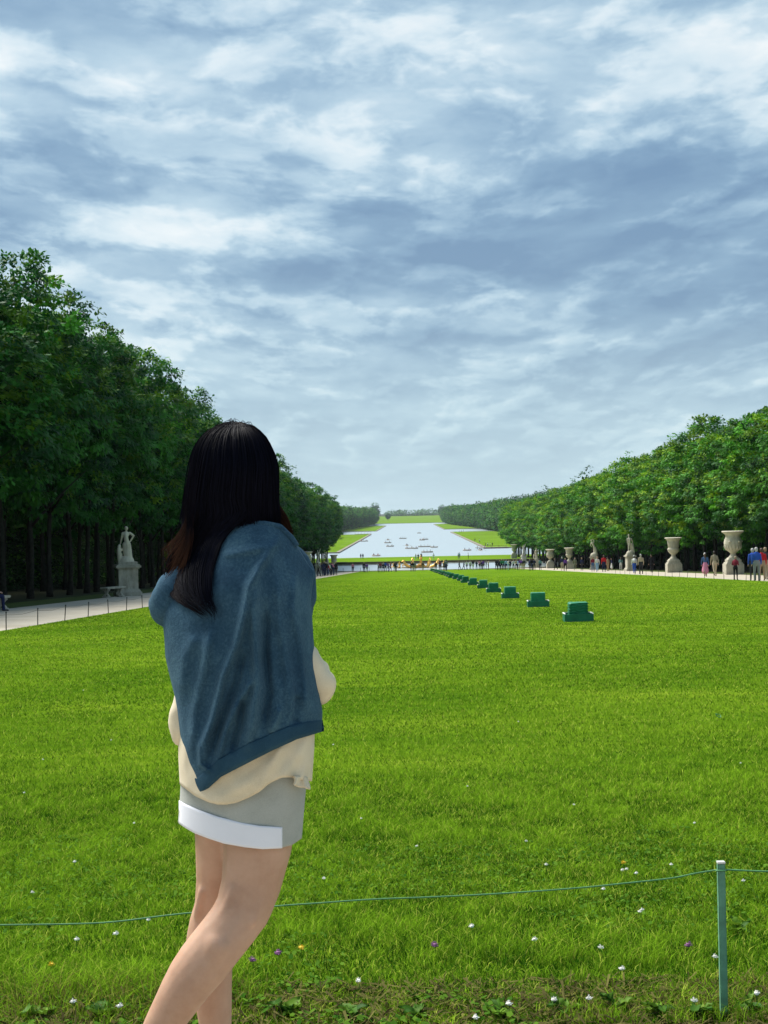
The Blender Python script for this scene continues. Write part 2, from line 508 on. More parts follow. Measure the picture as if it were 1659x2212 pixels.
# clover and broad-leaf ground cover in the near lawn
def clover(n):
    Y = np.where(rng.random(n) < .22, rng.uniform(4.5, 5.15, n), np.sqrt(20 + (64 - 20) * rng.random(n)))
    X = Y * (-.335 + .60 * rng.random(n))
    k = (vnoise(X, Y, 1.6, 9) > .5) & ((Y > 4.95) | (vnoise(X, Y, 6, 19) > .45)); X, Y = X[k], Y[k]; n = len(X)
    z = gzv(Y) + .012 + .03 * rng.random(n)
    r = rng.uniform(.005, .010, n) * np.where(Y < 4.95, 1.25, 1.0)
    az = rng.random(n) * 2 * np.pi; tl = rng.normal(0, .35, (n, 2))
    V = []
    for a in (0, 1.1, 2.4, 3.9, 5.2):
        ox, oy = np.cos(az + a) * r, np.sin(az + a) * r
        V.append(np.stack([X + ox, Y + oy, z + ox * tl[:, 0] + oy * tl[:, 1]], 1))
    V = np.stack(V, 1)
    F = (np.arange(n)[:, None, None] * 5 + np.array([[[0, 1, 2], [0, 2, 3], [0, 3, 4]]])).reshape(-1, 3)
    t = rng.random((n, 1)); c = (1 - t) * np.array([.035, .105, .012]) + t * np.array([.12, .23, .025])
    return V.reshape(-1, 3), F, np.repeat(c, 5, 0)
Vc, Fc, Cc = clover(15000)
tag(link('clover', np_mesh('clover', Vc, Fc, [M_blade], col=Cc)), 'low clover leaves spread among the near grass', 'clover', kind='stuff')
# dead thatch and litter on the soil edge
def litter(n):
    Y = rng.uniform(4.45, 5.12, n); X = Y * (-.335 + .60 * rng.random(n)); z = gzv(Y) + .006 + .02 * rng.random(n)
    az = rng.random(n) * 2 * np.pi; L = rng.uniform(.01, .05, n); wd = rng.uniform(.0015, .0045, n)
    d = np.stack([np.cos(az) * L, np.sin(az) * L, rng.normal(0, .35, n) * L], 1); s = np.stack([-np.sin(az) * wd, np.cos(az) * wd, wd * .4], 1)
    b = np.stack([X, Y, z], 1)
    V = np.stack([b - d - s, b - d + s, b + d + s * .5, b + d - s * .5], 1)
    F = (np.arange(n)[:, None, None] * 4 + np.array([[[0, 1, 2], [0, 2, 3]]])).reshape(-1, 3)
    t = rng.random((n, 1)); c = (1 - t) * np.array([.05, .042, .02]) + t * np.array([.17, .16, .05])
    return V.reshape(-1, 3), F, np.repeat(c, 4, 0)
Vl, Fl, Cl = litter(6500)
tag(link('dry_thatch', np_mesh('dry_thatch', Vl, Fl, [M_blade], col=Cl)), 'dry brown clippings and thatch on the bare lawn edge', 'thatch', kind='stuff')

# ------------------------------------------------------------------ trees
def nrm(a): return a / np.maximum(1e-6, np.linalg.norm(a, axis=-1, keepdims=True))
def leaf_cloud(P, out, ls, col, rg, droop=.55, wide=.62):
    """leaf-shaped folded faces at points P, growing outward and hanging"""
    n = len(P)
    a = nrm(out * .8 + rg.normal(0, .45, (n, 3)) + np.array([0, 0, -droop]))
    nn = nrm(out * .75 + np.array([0, 0, .7]) + rg.normal(0, .17, (n, 3)))
    s = nrm(np.cross(a, nn)); L = ls * rg.uniform(.65, 1.35, (n, 1)); W = L * wide
    up = np.cross(s, a)
    V = np.stack([P, P + a * L * .55 - s * W * .5 - up * L * .10, P + a * L - up * L * .16, P + a * L * .55 + s * W * .5 - up * L * .10], 1)
    F = (np.arange(n)[:, None, None] * 4 + np.array([[[0, 1, 2], [0, 2, 3]]])).reshape(-1, 3)
    return V.reshape(-1, 3), F, np.repeat(col, 4, 0)

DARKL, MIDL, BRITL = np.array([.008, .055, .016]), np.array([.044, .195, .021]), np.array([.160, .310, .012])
def crown(name, seed, rx, ry, z0, z1, nlobe, lpl, ls, mat, p=2.8, bright=.16, core=1200, lobe=(1.0, 1.9)):
    """lobes of leaves: each lobe is a dome, thick on its upper and outer side, open below"""
    rg = np.random.default_rng(seed); zc = (z0 + z1) / 2; rz = (z1 - z0) / 2
    k = np.arange(nlobe) + .5; ph = np.arccos(1 - 2 * k / nlobe); th = np.pi * (1 + 5 ** .5) * k + rg.random() * 6
    d = nrm(np.stack([np.cos(th) * np.sin(ph), np.sin(th) * np.sin(ph), np.cos(ph)], 1) + rg.normal(0, .16, (nlobe, 3)))
    rad = 1 / (np.abs(d[:, 0] / rx) ** p + np.abs(d[:, 1] / ry) ** p + np.abs(d[:, 2] / rz) ** p) ** (1 / p)
    cr = rg.uniform(lobe[0], lobe[1], nlobe)
    C = d * (rad - cr * .6)[:, None] * rg.uniform(.84, 1.02, (nlobe, 1)) 
    out = nrm(C / np.array([rx, ry, rz]))
    parts = []
    for i in range(nlobe):
        m = int(lpl * cr[i] ** 2)
        ns = 9                                       # sprays within the lobe
        sd = nrm(rg.normal(0, 1, (ns, 3)) + out[i] * .7 + np.array([0, 0, .45]))
        sc = C[i] + sd * np.array([1.05, 1.05, .85]) * cr[i] * rg.uniform(.62, .95, (ns, 1))
        q = rg.integers(0, ns, m)
        dd = nrm(rg.normal(0, 1, (m, 3)) + sd[q] * .5 + np.array([0, 0, .5]))
        Pp = sc[q] + dd * np.array([1.1, 1.1, .55]) * cr[i] * .36 * rg.uniform(.35, 1.1, (m, 1)) + np.array([0, 0, zc])
        o_ = nrm(dd * .5 + sd[q] * .6 + out[i] * .3)
        tone = np.clip(rg.normal(.5, .30) + rg.normal(0, .30, ns), 0, 1.3)[q][:, None]
        t = np.clip(tone + rg.normal(0, .07, (m, 1)), 0, 1.3)
        c = (1 - t) * DARKL + t * MIDL
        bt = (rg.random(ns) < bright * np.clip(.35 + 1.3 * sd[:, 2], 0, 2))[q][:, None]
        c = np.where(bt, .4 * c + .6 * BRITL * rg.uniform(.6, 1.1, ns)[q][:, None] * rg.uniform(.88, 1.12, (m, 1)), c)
        parts.append(leaf_cloud(Pp, o_, ls, c, rg))
    m = core                                     # inner foliage, the crown's inner shade put into its dark colour
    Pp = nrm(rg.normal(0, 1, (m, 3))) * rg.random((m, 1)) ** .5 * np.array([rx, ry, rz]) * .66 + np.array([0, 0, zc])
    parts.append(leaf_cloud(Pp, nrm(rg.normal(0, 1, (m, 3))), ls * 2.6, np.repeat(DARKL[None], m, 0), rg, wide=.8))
    V, F, Cc = merge(parts)
    return np_mesh(name, V, F, [mat], col=Cc)

M_leaf = leaf_material('chestnut_leaf', (1, 1, 1), .18)
M_leafR = leaf_material('chestnut_leaf_sunlit_tint', (1.75, 1.42, .75), .22)  # sun on the right-hand rows put into a lighter leaf tint
M_leafF = leaf_material('far_leaf', (1.05, 1.05, 1.1))
M_bark = simple('bark', (.026, .026, .020), .9, .05, var=.45, scale=6, bump=.9, bscale=18)

def trunk_mesh(seed, h=7.5, r=.17):
    rg = random.Random(seed); b = MB()
    pts, rr = [], []
    x = y = 0
    for i in range(9):
        t = i / 8; pts.append((x, y, t * h - .1)); rr.append(r * (1.35 if i == 0 else 1 - .45 * t)); x += rg.gauss(0, .045); y += rg.gauss(0, .045)
    b.tube(pts, rr, 9)
    for k in range(4):
        a = rg.random() * 6.28; z = h * rg.uniform(.58, .85); i = int(z / h * 8); p = Vector(pts[i]); L = rg.uniform(2.2, 3.2)
        q = [p + Vector((math.cos(a) * L * s, math.sin(a) * L * s, L * (1.1 * s - .15 * s * s))) for s in (0, .33, .66, 1)]
        b.tube(q, [r * .5, r * .38, r * .26, r * .12], 6)
    return b.mesh('trunk', [M_bark], True)

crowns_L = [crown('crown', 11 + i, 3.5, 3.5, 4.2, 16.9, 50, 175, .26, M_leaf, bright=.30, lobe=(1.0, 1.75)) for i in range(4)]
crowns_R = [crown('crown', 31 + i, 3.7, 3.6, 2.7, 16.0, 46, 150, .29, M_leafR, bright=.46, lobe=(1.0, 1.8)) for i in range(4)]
trunks = [trunk_mesh(s) for s in (1, 2, 3)]
rr_ = random.Random(5)
def plant(name, label, cat, x, y, z, crown_me, trunk_me, s=1.0, sz=1.0, group=None):
    t = thing(name, label, cat, (x, y, z), rr_.random() * 6.28, group)
    t.scale = (s, s, s * sz)
    link('trunk', trunk_me, t); link('crown', crown_me, t)
    return t
def row(side, x, y0, y1, step, crowns, front, fn):
    y = y0; k = 0
    which = 'front' if front else 'second'
    while y < y1:
        k += 1; s, sz = fn(y)
        xx = x + rr_.gauss(0, .18)
        plant('chestnut_tree', f'{ordw(k)} clipped chestnut from the near end, {which} row {side} of the lawn', 'tree', xx, y, gz(x, y), rr_.choice(crowns), rr_.choice(trunks), s * rr_.uniform(.93, 1.06), sz * rr_.uniform(.95, 1.05), f'chestnuts along the {side} side of the lawn')
        y += step * rr_.uniform(.88, 1.12)
row('left', -20.0, 46, 372, 5.0, crowns_L, True, lambda y: (1.0, (1.04 - .08 * smooth01((y - 75) / 70)) if y > 68 else .78))
row('left', -25.5, 50, 372, 5.4, crowns_L, False, lambda y: (1.06, (1.05 - .07 * smooth01((y - 75) / 70)) if y > 84 else .76))
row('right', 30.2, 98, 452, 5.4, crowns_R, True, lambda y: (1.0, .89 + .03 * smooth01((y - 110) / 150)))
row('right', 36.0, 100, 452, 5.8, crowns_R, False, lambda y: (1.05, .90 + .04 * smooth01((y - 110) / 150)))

# clipped hedges in the shade behind the rows
def hedge_mesh(L, H, D, n, seed):
    rg = np.random.default_rng(seed)
    P = np.stack([rg.normal(0, .10, n), rg.uniform(0, L, n), rg.uniform(0, H, n)], 1)
    P[:, 0] += .25 * (vnoise(P[:, 1], P[:, 2], .8, seed) - .5)
    fs = np.where(rg.random(n) < .5, -1.0, 1.0); P[:, 0] += fs * D / 2
    out = np.stack([fs, 0 * fs, .2 + 0 * fs], 1)
    t = rg.random((n, 1)); c = (1 - t) * DARKL * .5 + t * MIDL * .25  # leaf colours cut down, shade under the canopy put into them
    V, F, Cc = leaf_cloud(P, out, .30, c, rg)
    return np_mesh('hedge_section', V, F, [M_leaf], col=Cc)
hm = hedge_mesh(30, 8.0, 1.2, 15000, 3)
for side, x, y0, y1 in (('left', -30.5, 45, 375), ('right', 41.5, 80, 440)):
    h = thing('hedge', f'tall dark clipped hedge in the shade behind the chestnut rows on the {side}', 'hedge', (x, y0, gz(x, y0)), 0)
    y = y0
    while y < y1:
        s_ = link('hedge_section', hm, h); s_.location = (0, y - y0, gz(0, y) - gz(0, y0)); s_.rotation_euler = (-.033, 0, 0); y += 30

# woodland beyond: far masses that read as one
def wood_mass(name, label, seed, spots, ls, lpt, mat, spread):
    rg = np.random.default_rng(seed); parts = []
    for (x, y, z, r, h) in spots:
        m = lpt; nb = 9
        d = nrm(rg.normal(0, 1, (nb, 3))); d[:, 2] = np.abs(d[:, 2])
        cen = d * np.array([r * .75, r * .75, h * .42]) + np.array([x, y, z + h * .5])
        i = rg.integers(0, nb, m); dd = nrm(rg.normal(0, 1, (m, 3)) + np.array([0, 0, .4]))
        P = cen[i] + dd * r * spread * rg.uniform(.7, 1.05, (m, 1)); lowp = rg.random(m) < .25
        P[lowp, 2] = z + rg.random(lowp.sum()) * h * .6
        bt = rg.random(nb)[i][:, None]; t = np.clip(bt * .8 + rg.normal(0, .15, (m, 1)), 0, 1)
        c = (1 - t) * DARKL * 1.2 + t * (MIDL * .75 + BRITL * .35)
        parts.append(leaf_cloud(P, dd, ls, c * rg.uniform(.75, 1.25), rg, wide=.8))
    V, F, C2 = merge(parts)
    return tag(link(name, np_mesh(name, V, F, [mat], col=C2)), label, 'woods', kind='stuff')
rg0 = random.Random(9)
for side, sg in (('left', -1), ('right', 1)):
    sp = []
    for _ in range(300 if sg < 0 else 160):
        y = rg0.uniform(40 if sg < 0 else 110, 470); x = (33 if sg < 0 else 45) + rg0.random() ** 1.5 * 45
        sp.append((sg * x, y, gz(0, y) - 1, rg0.uniform(3.5, 5.5), rg0.uniform(14, 17) * (1.0 if sg < 0 else .86)))
    wood_mass('woodland', f'mixed woods rising behind the {side} chestnut rows', 40 + sg, sp, 1.1, 420, M_leafF, .62)
    sp = []
    for _ in range(420):
        y = rg0.uniform(560, 3600) if rg0.random() < .8 else rg0.uniform(480, 900)
        x0 = 82 if y < 2400 else 60 + (y - 2400) * .035
        x = x0 + rg0.random() ** 1.3 * (330 + y * .12)
        z = (WATER_Z if y > 560 else gz(0, y)) + min(48, (x - x0) * .16) - 1
        sp.append((sg * x, y, z, rg0.uniform(7, 11), rg0.uniform(18, 24)))
    wood_mass('distant_wood', f'hazy wooded slope behind the canal avenue on the {side}', 44 + sg, sp, 2.8, 260, M_leafF, .62)
for sg in (-1, 1):
    tag(link('wooded_slope', np_mesh('wooded_slope', [(sg * x, y, WATER_Z + .36 + min(48, max(0, x - 86) * .16)) for y in (700, 1500, 2371) for x in (76, 86, 386, 900)], [(j * 4 + i, j * 4 + i + 1, j * 4 + i + 5, j * 4 + i + 4) for j in range(2) for i in range(3)], [M_forest])), kind='structure')
# horizon woods
sp = []
for _ in range(150):
    y = rg0.uniform(4300, 6300); x = rg0.uniform(-900, 900)
    sp.append((x, y, gz(0, y) - 3, rg0.uniform(14, 26), rg0.uniform(6, 10)))
wood_mass('horizon_wood', 'pale blue line of woods on the far horizon', 50, sp, 6, 150, M_leafF, .6)
sp = [(x, 3905 + rg0.uniform(0, 12), gz(0, 3905) - .5, 5, rg0.uniform(5.0, 6.5)) for x in np.arange(-55, 62, 5.5)]
wood_mass('far_hedge', 'low dark hedge closing the far meadow', 51, sp, 1.6, 160, M_leafF, .55)

# clipped avenue trees along the canal: one by one
crowns_C = [crown('crown', 61 + i, 6.2, 6.2, 1.0, 22.5, 50, 9, 1.1, M_leafF, p=3.2, bright=.2, core=300, lobe=(2.0, 3.4)) for i in range(3)]
trunk_C = trunk_mesh(8, 14, .4)
for side, sg in (('left', -1), ('right', 1)):
    y = 655.0 if sg < 0 else 690.0; k = 0
    while y < 2330:
        k += 1; x = sg * (70 - 16 * smooth01((y - 1200) / 900))
        plant('avenue_tree', f'{ordw(k)} tall clipped avenue tree from the near end, {side} bank of the canal', 'tree', x + rg0.gauss(0, .5), y, WATER_Z + .3, rg0.choice(crowns_C), trunk_C, rg0.uniform(.95, 1.06), rg0.uniform(.92, 1.05), f'clipped trees along the {side} canal bank')
        y += 11.5 if y < 1500 else 17
# small single trees at the head of the far meadow
crown_round = crown('crown', 71, 6.0, 6.0, 1.2, 12.5, 40, 12, 1.0, M_leafF, p=2.2, bright=.5, core=250, lobe=(1.5, 2.6))
crown_cone = crown('crown', 72, 5.0, 5.0, 1.0, 15, 40, 12, 1.0, M_leafF, p=1.7, bright=.2, core=250, lobe=(1.5, 2.6))
for px_, py_b, Y, me, lab, s in ((800, 1124, 2420, crown_round, 'round bright green tree at the left corner of the far meadow', 1.05), (838, 1115, 2900, crown_cone, 'small conical dark tree left of the far meadow axis', 1.0),
                                 (968, 1113, 2900, crown_cone, 'small conical dark tree right of the far meadow axis', 1.0), (1041, 1119, 2420, crown_round, 'round bright green tree at the right corner of the far meadow', 1.0),
                                 (810, 1113, 3050, crowns_C[0], 'tall dark tree standing above the left end of the canal avenue', 1.5), (790, 1113, 3100, crowns_C[1], 'broad dark tree beside the tallest one left of the far meadow', 1.25),
                                 (955, 1113, 3300, crowns_C[2], 'broad dark tree behind the conical one right of the far meadow', 1.2), (978, 1113, 3000, crowns_C[0], 'tall dark tree standing above the right end of the canal avenue', 1.3)):
    p = at_y(px_, py_b, Y)
    if Y == 2420 and px_ > 1000: p.x = 62
    plant('meadow_tree', lab, 'tree', p.x, Y, gz(0, Y) - .2, me, trunk_C, s)

# taller wild trees whose heads stand above the right-hand rows
wild = [crown('crown', 81 + i, 2.5, 2.5, 7, 17.5, 40, 60, .36, M_leafR, p=1.9, bright=.1, core=150, lobe=(.6, 1.1)) for i in range(2)]
for i, (px_, ptop, lab) in enumerate(((1452, 936, 'tallest wild tree top rising above the right rows'), (1372, 958, 'open-crowned dark tree above the right rows left of the tallest'), (1262, 996, 'light green feathery tree top above the right rows'), (1310, 1010, 'thin ragged dark tree top between two taller ones on the right'), (1185, 1040, 'small ragged tree top at the far end of the right rows'))):
    Y = 42.0 * FPX / (px_ - VPX); p = at_y(px_, ptop, Y); H = p.z - gz(0, Y)
    plant('wild_tree', lab, 'tree', p.x, Y, gz(0, Y), wild[i % 2], trunks[i % 3], max(.95, H / 17.8) * .98)
p = at_y(625, 1002, 250); plant('wild_tree', 'dark tree top above the left rows beside the woman hair', 'tree', p.x, 250, gz(0, 250), wild[0], trunks[0], (p.z - gz(0, 250)) / 17.6)
# ------------------------------------------------------------------ object materials
def stone_material(name, col, dirt):
    m, g, b, o = new_mat(name)
    tcn = g.n('ShaderNodeTexCoord').outputs['Object']
    a = g.noise(tcn, 1.7, 6, .65); f = g.noise(g.vmath('MULTIPLY', tcn, (3, 3, .7)), 2.2, 6, .7); e = g.noise(tcn, 40, 3, .6)
    v = g.math('MULTIPLY_ADD', a, .5, g.math('MULTIPLY', f, .5))
    c = g.ramp(v, [(.30, dirt), (.47, tuple(.55 * k + .45 * d for k, d in zip(col, dirt))), (.62, col)])
    m.node_tree.links.new(c, b.inputs['Base Color']); b.inputs['Roughness'].default_value = .8; b.inputs['Specular IOR Level'].default_value = .2
    bp = g.n('ShaderNodeBump', ins={'Strength': .25, 'Distance': .02, 'Height': e}); m.node_tree.links.new(bp.outputs[0], b.inputs['Normal'])
    return m
M_marble = stone_material('weathered_marble', (.64, .60, .49), (.36, .335, .25))
M_plinth = stone_material('pedestal_stone', (.58, .545, .45), (.26, .245, .185))
M_old = stone_material('mossy_stone', (.48, .46, .38), (.16, .16, .115))
M_cloth_g = simple('green_tarpaulin', (.014, .185, .090), .55, .3, var=.22, scale=5, bump=.25, bscale=25)
M_tray_g = simple('green_painted_wood', (.015, .150, .076), .6, .3, var=.2, scale=6)
M_white = simple('white_paint', (.74, .74, .70), .6, .3, var=.06)
M_post = simple('dark_iron', (.035, .035, .03), .7, .3, var=.2)
M_gold = simple('gilded_lead', (.86, .50, .13), .42, .5, metal=.65, var=.25, scale=1.5)
M_goldd = simple('dark_lead', (.16, .13, .07), .7, .3, var=.3)

# ------------------------------------------------------------------ figures: one continuous skin over a posed skeleton
def fig_mesh(name, segs, mats, voxel, ball=10):
    """segs: (p0, r0, p1, r1, material index[, flat]) tapered limbs fused into a single surface"""
    bm = bmesh.new()
    for sg in segs:
        p0, r0, p1, r1 = Vector(sg[0]), sg[1], Vector(sg[2]), sg[3]
        d = p1 - p0; L = d.length
        q = d.to_track_quat('Z', 'Y') if L > 1e-6 else Vector((0, 0, 1)).to_track_quat('Z', 'Y')
        fx, fy = (sg[5] if len(sg) > 5 else (1, 1))
        rings = []
        for k in range(4): rings.append((-r0 * math.cos(k * math.pi / 8), r0 * math.sin(k * math.pi / 8) if k else r0 * .02))
        rings += [(0, r0), (L, r1)]
        for k in range(1, 5): rings.append((L + r1 * math.sin(k * math.pi / 8), max(r1 * .02, r1 * math.cos(k * math.pi / 8))))
        vs = []
        for (zz, rr) in rings:
            vs.append([bm.verts.new(p0 + q @ Vector((rr * fx * math.cos(2 * math.pi * j / ball), rr * fy * math.sin(2 * math.pi * j / ball), zz))) for j in range(ball)])
        for i in range(len(vs) - 1):
            for j in range(ball):
                bm.faces.new((vs[i][j], vs[i][(j + 1) % ball], vs[i + 1][(j + 1) % ball], vs[i + 1][j]))
        bm.faces.new(list(reversed(vs[0]))); bm.faces.new(vs[-1])
    me = bpy.data.meshes.new('tmp'); bm.to_mesh(me); bm.free()
    ob = bpy.data.objects.new('tmp', me); COL.objects.link(ob)
    md = ob.modifiers.new('r', 'REMESH'); md.mode = 'VOXEL'; md.voxel_size = voxel; md.use_smooth_shade = True
    ms = ob.modifiers.new('s', 'SMOOTH'); ms.iterations = 3; ms.factor = .5
    dg = bpy.context.evaluated_depsgraph_get(); dg.update()
    out = bpy.data.meshes.new_from_object(ob.evaluated_get(dg)); out.name = name
    bpy.data.objects.remove(ob); bpy.data.meshes.remove(me)
    out.materials.clear()
    for m in mats: out.materials.append(m)
    n = len(out.polygons); C = np.empty(n * 3, dtype=np.float32); out.polygons.foreach_get('center', C); C = C.reshape(-1, 3)
    best = np.full(n, 1e9); idx = np.zeros(n, dtype=np.int32)
    for sg in segs:
        a, b_ = np.array(sg[0]), np.array(sg[2]); ab = b_ - a; L2 = max(1e-9, (ab ** 2).sum())
        t = np.clip(((C - a) @ ab) / L2, 0, 1); dist = np.linalg.norm(C - (a + t[:, None] * ab), axis=1) - (sg[1] + (sg[3] - sg[1]) * t)
        k = dist < best; best[k] = dist[k]; idx[k] = sg[4]
    out.polygons.foreach_set('material_index', idx)
    out.polygons.foreach_set('use_smooth', np.ones(n, dtype=bool))
    return out

SK, HA, TO, BO, SH = 0, 1, 2, 3, 4
def human(pose='stand', skirt=False, hat=False, longhair=False):
    """skeleton of a 1.72 m adult facing +Y, feet at z = 0"""
    s = []
    walk = pose == 'walk'; sit = pose == 'sit'
    hz = .92 if not sit else .12
    hip = Vector((0, 0, hz)); ch = hip + Vector((0, .02 if not walk else .05, .42)); nk = ch + Vector((0, .01, .13)); hd = nk + Vector((0, .03, .15))
    s += [(hip, .135, hip + Vector((0, 0, .12)), .125, BO, (1.15, .85)), (hip + Vector((0, 0, .13)), .12, ch - Vector((0, 0, .05)), .15, TO, (1.15, .8)), (ch, .15, ch + Vector((0, 0, .06)), .12, TO, (1.25, .75))]
    s += [(nk - Vector((0, 0, .03)), .055, nk + Vector((0, .01, .06)), .052, SK), (hd - Vector((0, 0, .035)), .078, hd + Vector((0, 0, .04)), .092, SK), (hd + Vector((0, -.03, -.01)), .090, hd + Vector((0, -.012, .05)), .095, HA)]
    s += [(hd + Vector((0, .085, -.02)), .014, hd + Vector((0, .092, -.035)), .016, SK)]
    if longhair: s += [(hd + Vector((0, -.06, 0)), .08, nk + Vector((0, -.10, -.22)), .07, HA)]
    if hat: s += [(hd + Vector((0, 0, .05)), .105, hd + Vector((0, 0, .085)), .09, 5)]
    for sx in (-1, 1):
        sh = ch + Vector((sx * .185, 0, .045))
        if pose == 'stand': el, hn = sh + Vector((sx * .05, -.03, -.28)), sh + Vector((sx * .055, .04, -.52))
        elif pose == 'arms': el, hn = sh + Vector((sx * .07, -.04, -.27)), sh + Vector((-sx * .02, .20, -.30))
        elif pose == 'phone': el, hn = sh + Vector((sx * .06, .08, -.25)), sh + Vector((-sx * .10, .32, -.02))
        elif walk: el, hn = sh + Vector((sx * .05, -.10 * sx, -.27)), sh + Vector((sx * .05, .02 - .16 * sx, -.50))
        else: el, hn = sh + Vector((sx * .05, .08, -.26)), sh + Vector((0, .30, -.32))
        s += [(sh, .062, el, .048, TO), (el, .048, hn, .036, TO), (hn, .036, hn + (hn - el).normalized() * .10, .030, SK)]
        hp = hip + Vector((sx * .095, 0, -.02))
        if sit: kn, an = hp + Vector((sx * .03, .44, .02)), hp + Vector((sx * .03, .46, -.42))
        elif walk: kn, an = hp + Vector((0, .14 * sx, -.42)), hp + Vector((0, .22 * sx - .10, -.80 + (.06 if sx < 0 else 0)))
        else: kn, an = hp + Vector((sx * .02, .02, -.43)), hp + Vector((sx * .03, 0, -.83))
        s += [(hp, .098, kn, .062, BO), (kn, .062, an, .045, BO if not skirt else SK), (an + Vector((0, -.03, -.045)), .04, an + Vector((0, .15, -.055)), .035, SH)]
    if skirt: s += [(hip, .15, hip + Vector((0, 0, -.48)), .24, BO, (1.1, .9))]
    return s

CM = {}
def cmat(name, col, r=.85):
    if name not in CM: CM[name] = simple('cloth_' + name, col, r, .15, var=.12, scale=6)
    return CM[name]
COLS = dict(black=(.012, .012, .015), navy=(.018, .025, .075), blue=(.03, .09, .42), denim=(.06, .12, .26), lightblue=(.25, .42, .62), white=(.66, .66, .64), grey=(.22, .23, .24), beige=(.45, .38, .27), tan=(.36, .26, .16), khaki=(.30, .27, .19),
            red=(.48, .02, .025), maroon=(.20, .02, .04), pink=(.62, .24, .36), purple=(.14, .05, .30), teal=(.16, .32, .33), green=(.03, .20, .09), olive=(.16, .18, .12), brown=(.12, .07, .04), charcoal=(.04, .042, .05))
for k, v in COLS.items(): cmat(k, v)
M_skin = simple('visitor_skin', (.42, .27, .20), .6, .3, var=.08)
HAIRC = [simple('hair_dark', (.018, .013, .010), .5, .4), simple('hair_brown', (.09, .05, .03), .5, .4), simple('hair_fair', (.30, .21, .12), .5, .4), simple('hair_grey', (.45, .44, .42), .5, .3)]
M_shoe = simple('shoe', (.05, .05, .05), .6, .3)
POSES = {}
def pose_mesh(key):
    if key not in POSES:
        p = key.split('+'); POSES[key] = fig_mesh('body', human(p[0], 'skirt' in p, 'hat' in p, 'long' in p), [M_skin, HAIRC[0], CM['grey'], CM['navy'], M_shoe, CM['white']], .026)
    return POSES[key]
pr = random.Random(21)
def person(label, loc, face, top, bottom, key='stand', h=1.68, hair=0, group=None, bag=None):
    """face: heading in degrees, 0 = away from the camera (+Y)"""
    t = thing('person', label, 'person', loc, R(face), group, h / 1.72)
    bdy = link('body', pose_mesh(key), t)
    for i, m in ((1, HAIRC[hair]), (2, CM[top]), (3, CM[bottom])):
        bdy.material_slots[i].link = 'OBJECT'; bdy.material_slots[i].material = m
    if bag:
        z = (.12 if 'sit' in key else .92)
        b = MB(); b.box((0, -.20, z + .36), (.30, .17, .42)); b.box((0, -.30, z + .30), (.22, .06, .22)); b.build('backpack', [CM[bag]], t, True, .03)
    return t

# ------------------------------------------------------------------ pedestals, statues, urns
def pedestal(t, w, h, mat, smooth=False):
    b = MB(); b.box((0, 0, .11), (w * 1.34, w * 1.34, .24)); b.box((0, 0, .29), (w * 1.24, w * 1.24, .12), 0, .93); b.box((0, 0, .36), (w * 1.1, w * 1.1, .06), 0, .97)
    b.build('base', [mat], t, False, .012)
    b = MB(); b.box((0, 0, .38 + (h - .62) / 2), (w, w, h - .62)); b.box((0, -w / 2 - .012, .38 + (h - .62) / 2), (w * .66, .024, (h - .62) * .72))
    b.build('die', [mat], t, False, .010)
    b = MB(); b.box((0, 0, h - .205), (w * 1.12, w * 1.12, .07)); b.box((0, 0, h - .125), (w * 1.30, w * 1.30, .10)); b.box((0, 0, h - .045), (w * 1.20, w * 1.20, .07))
    b.build('cornice', [mat], t, False, .010)

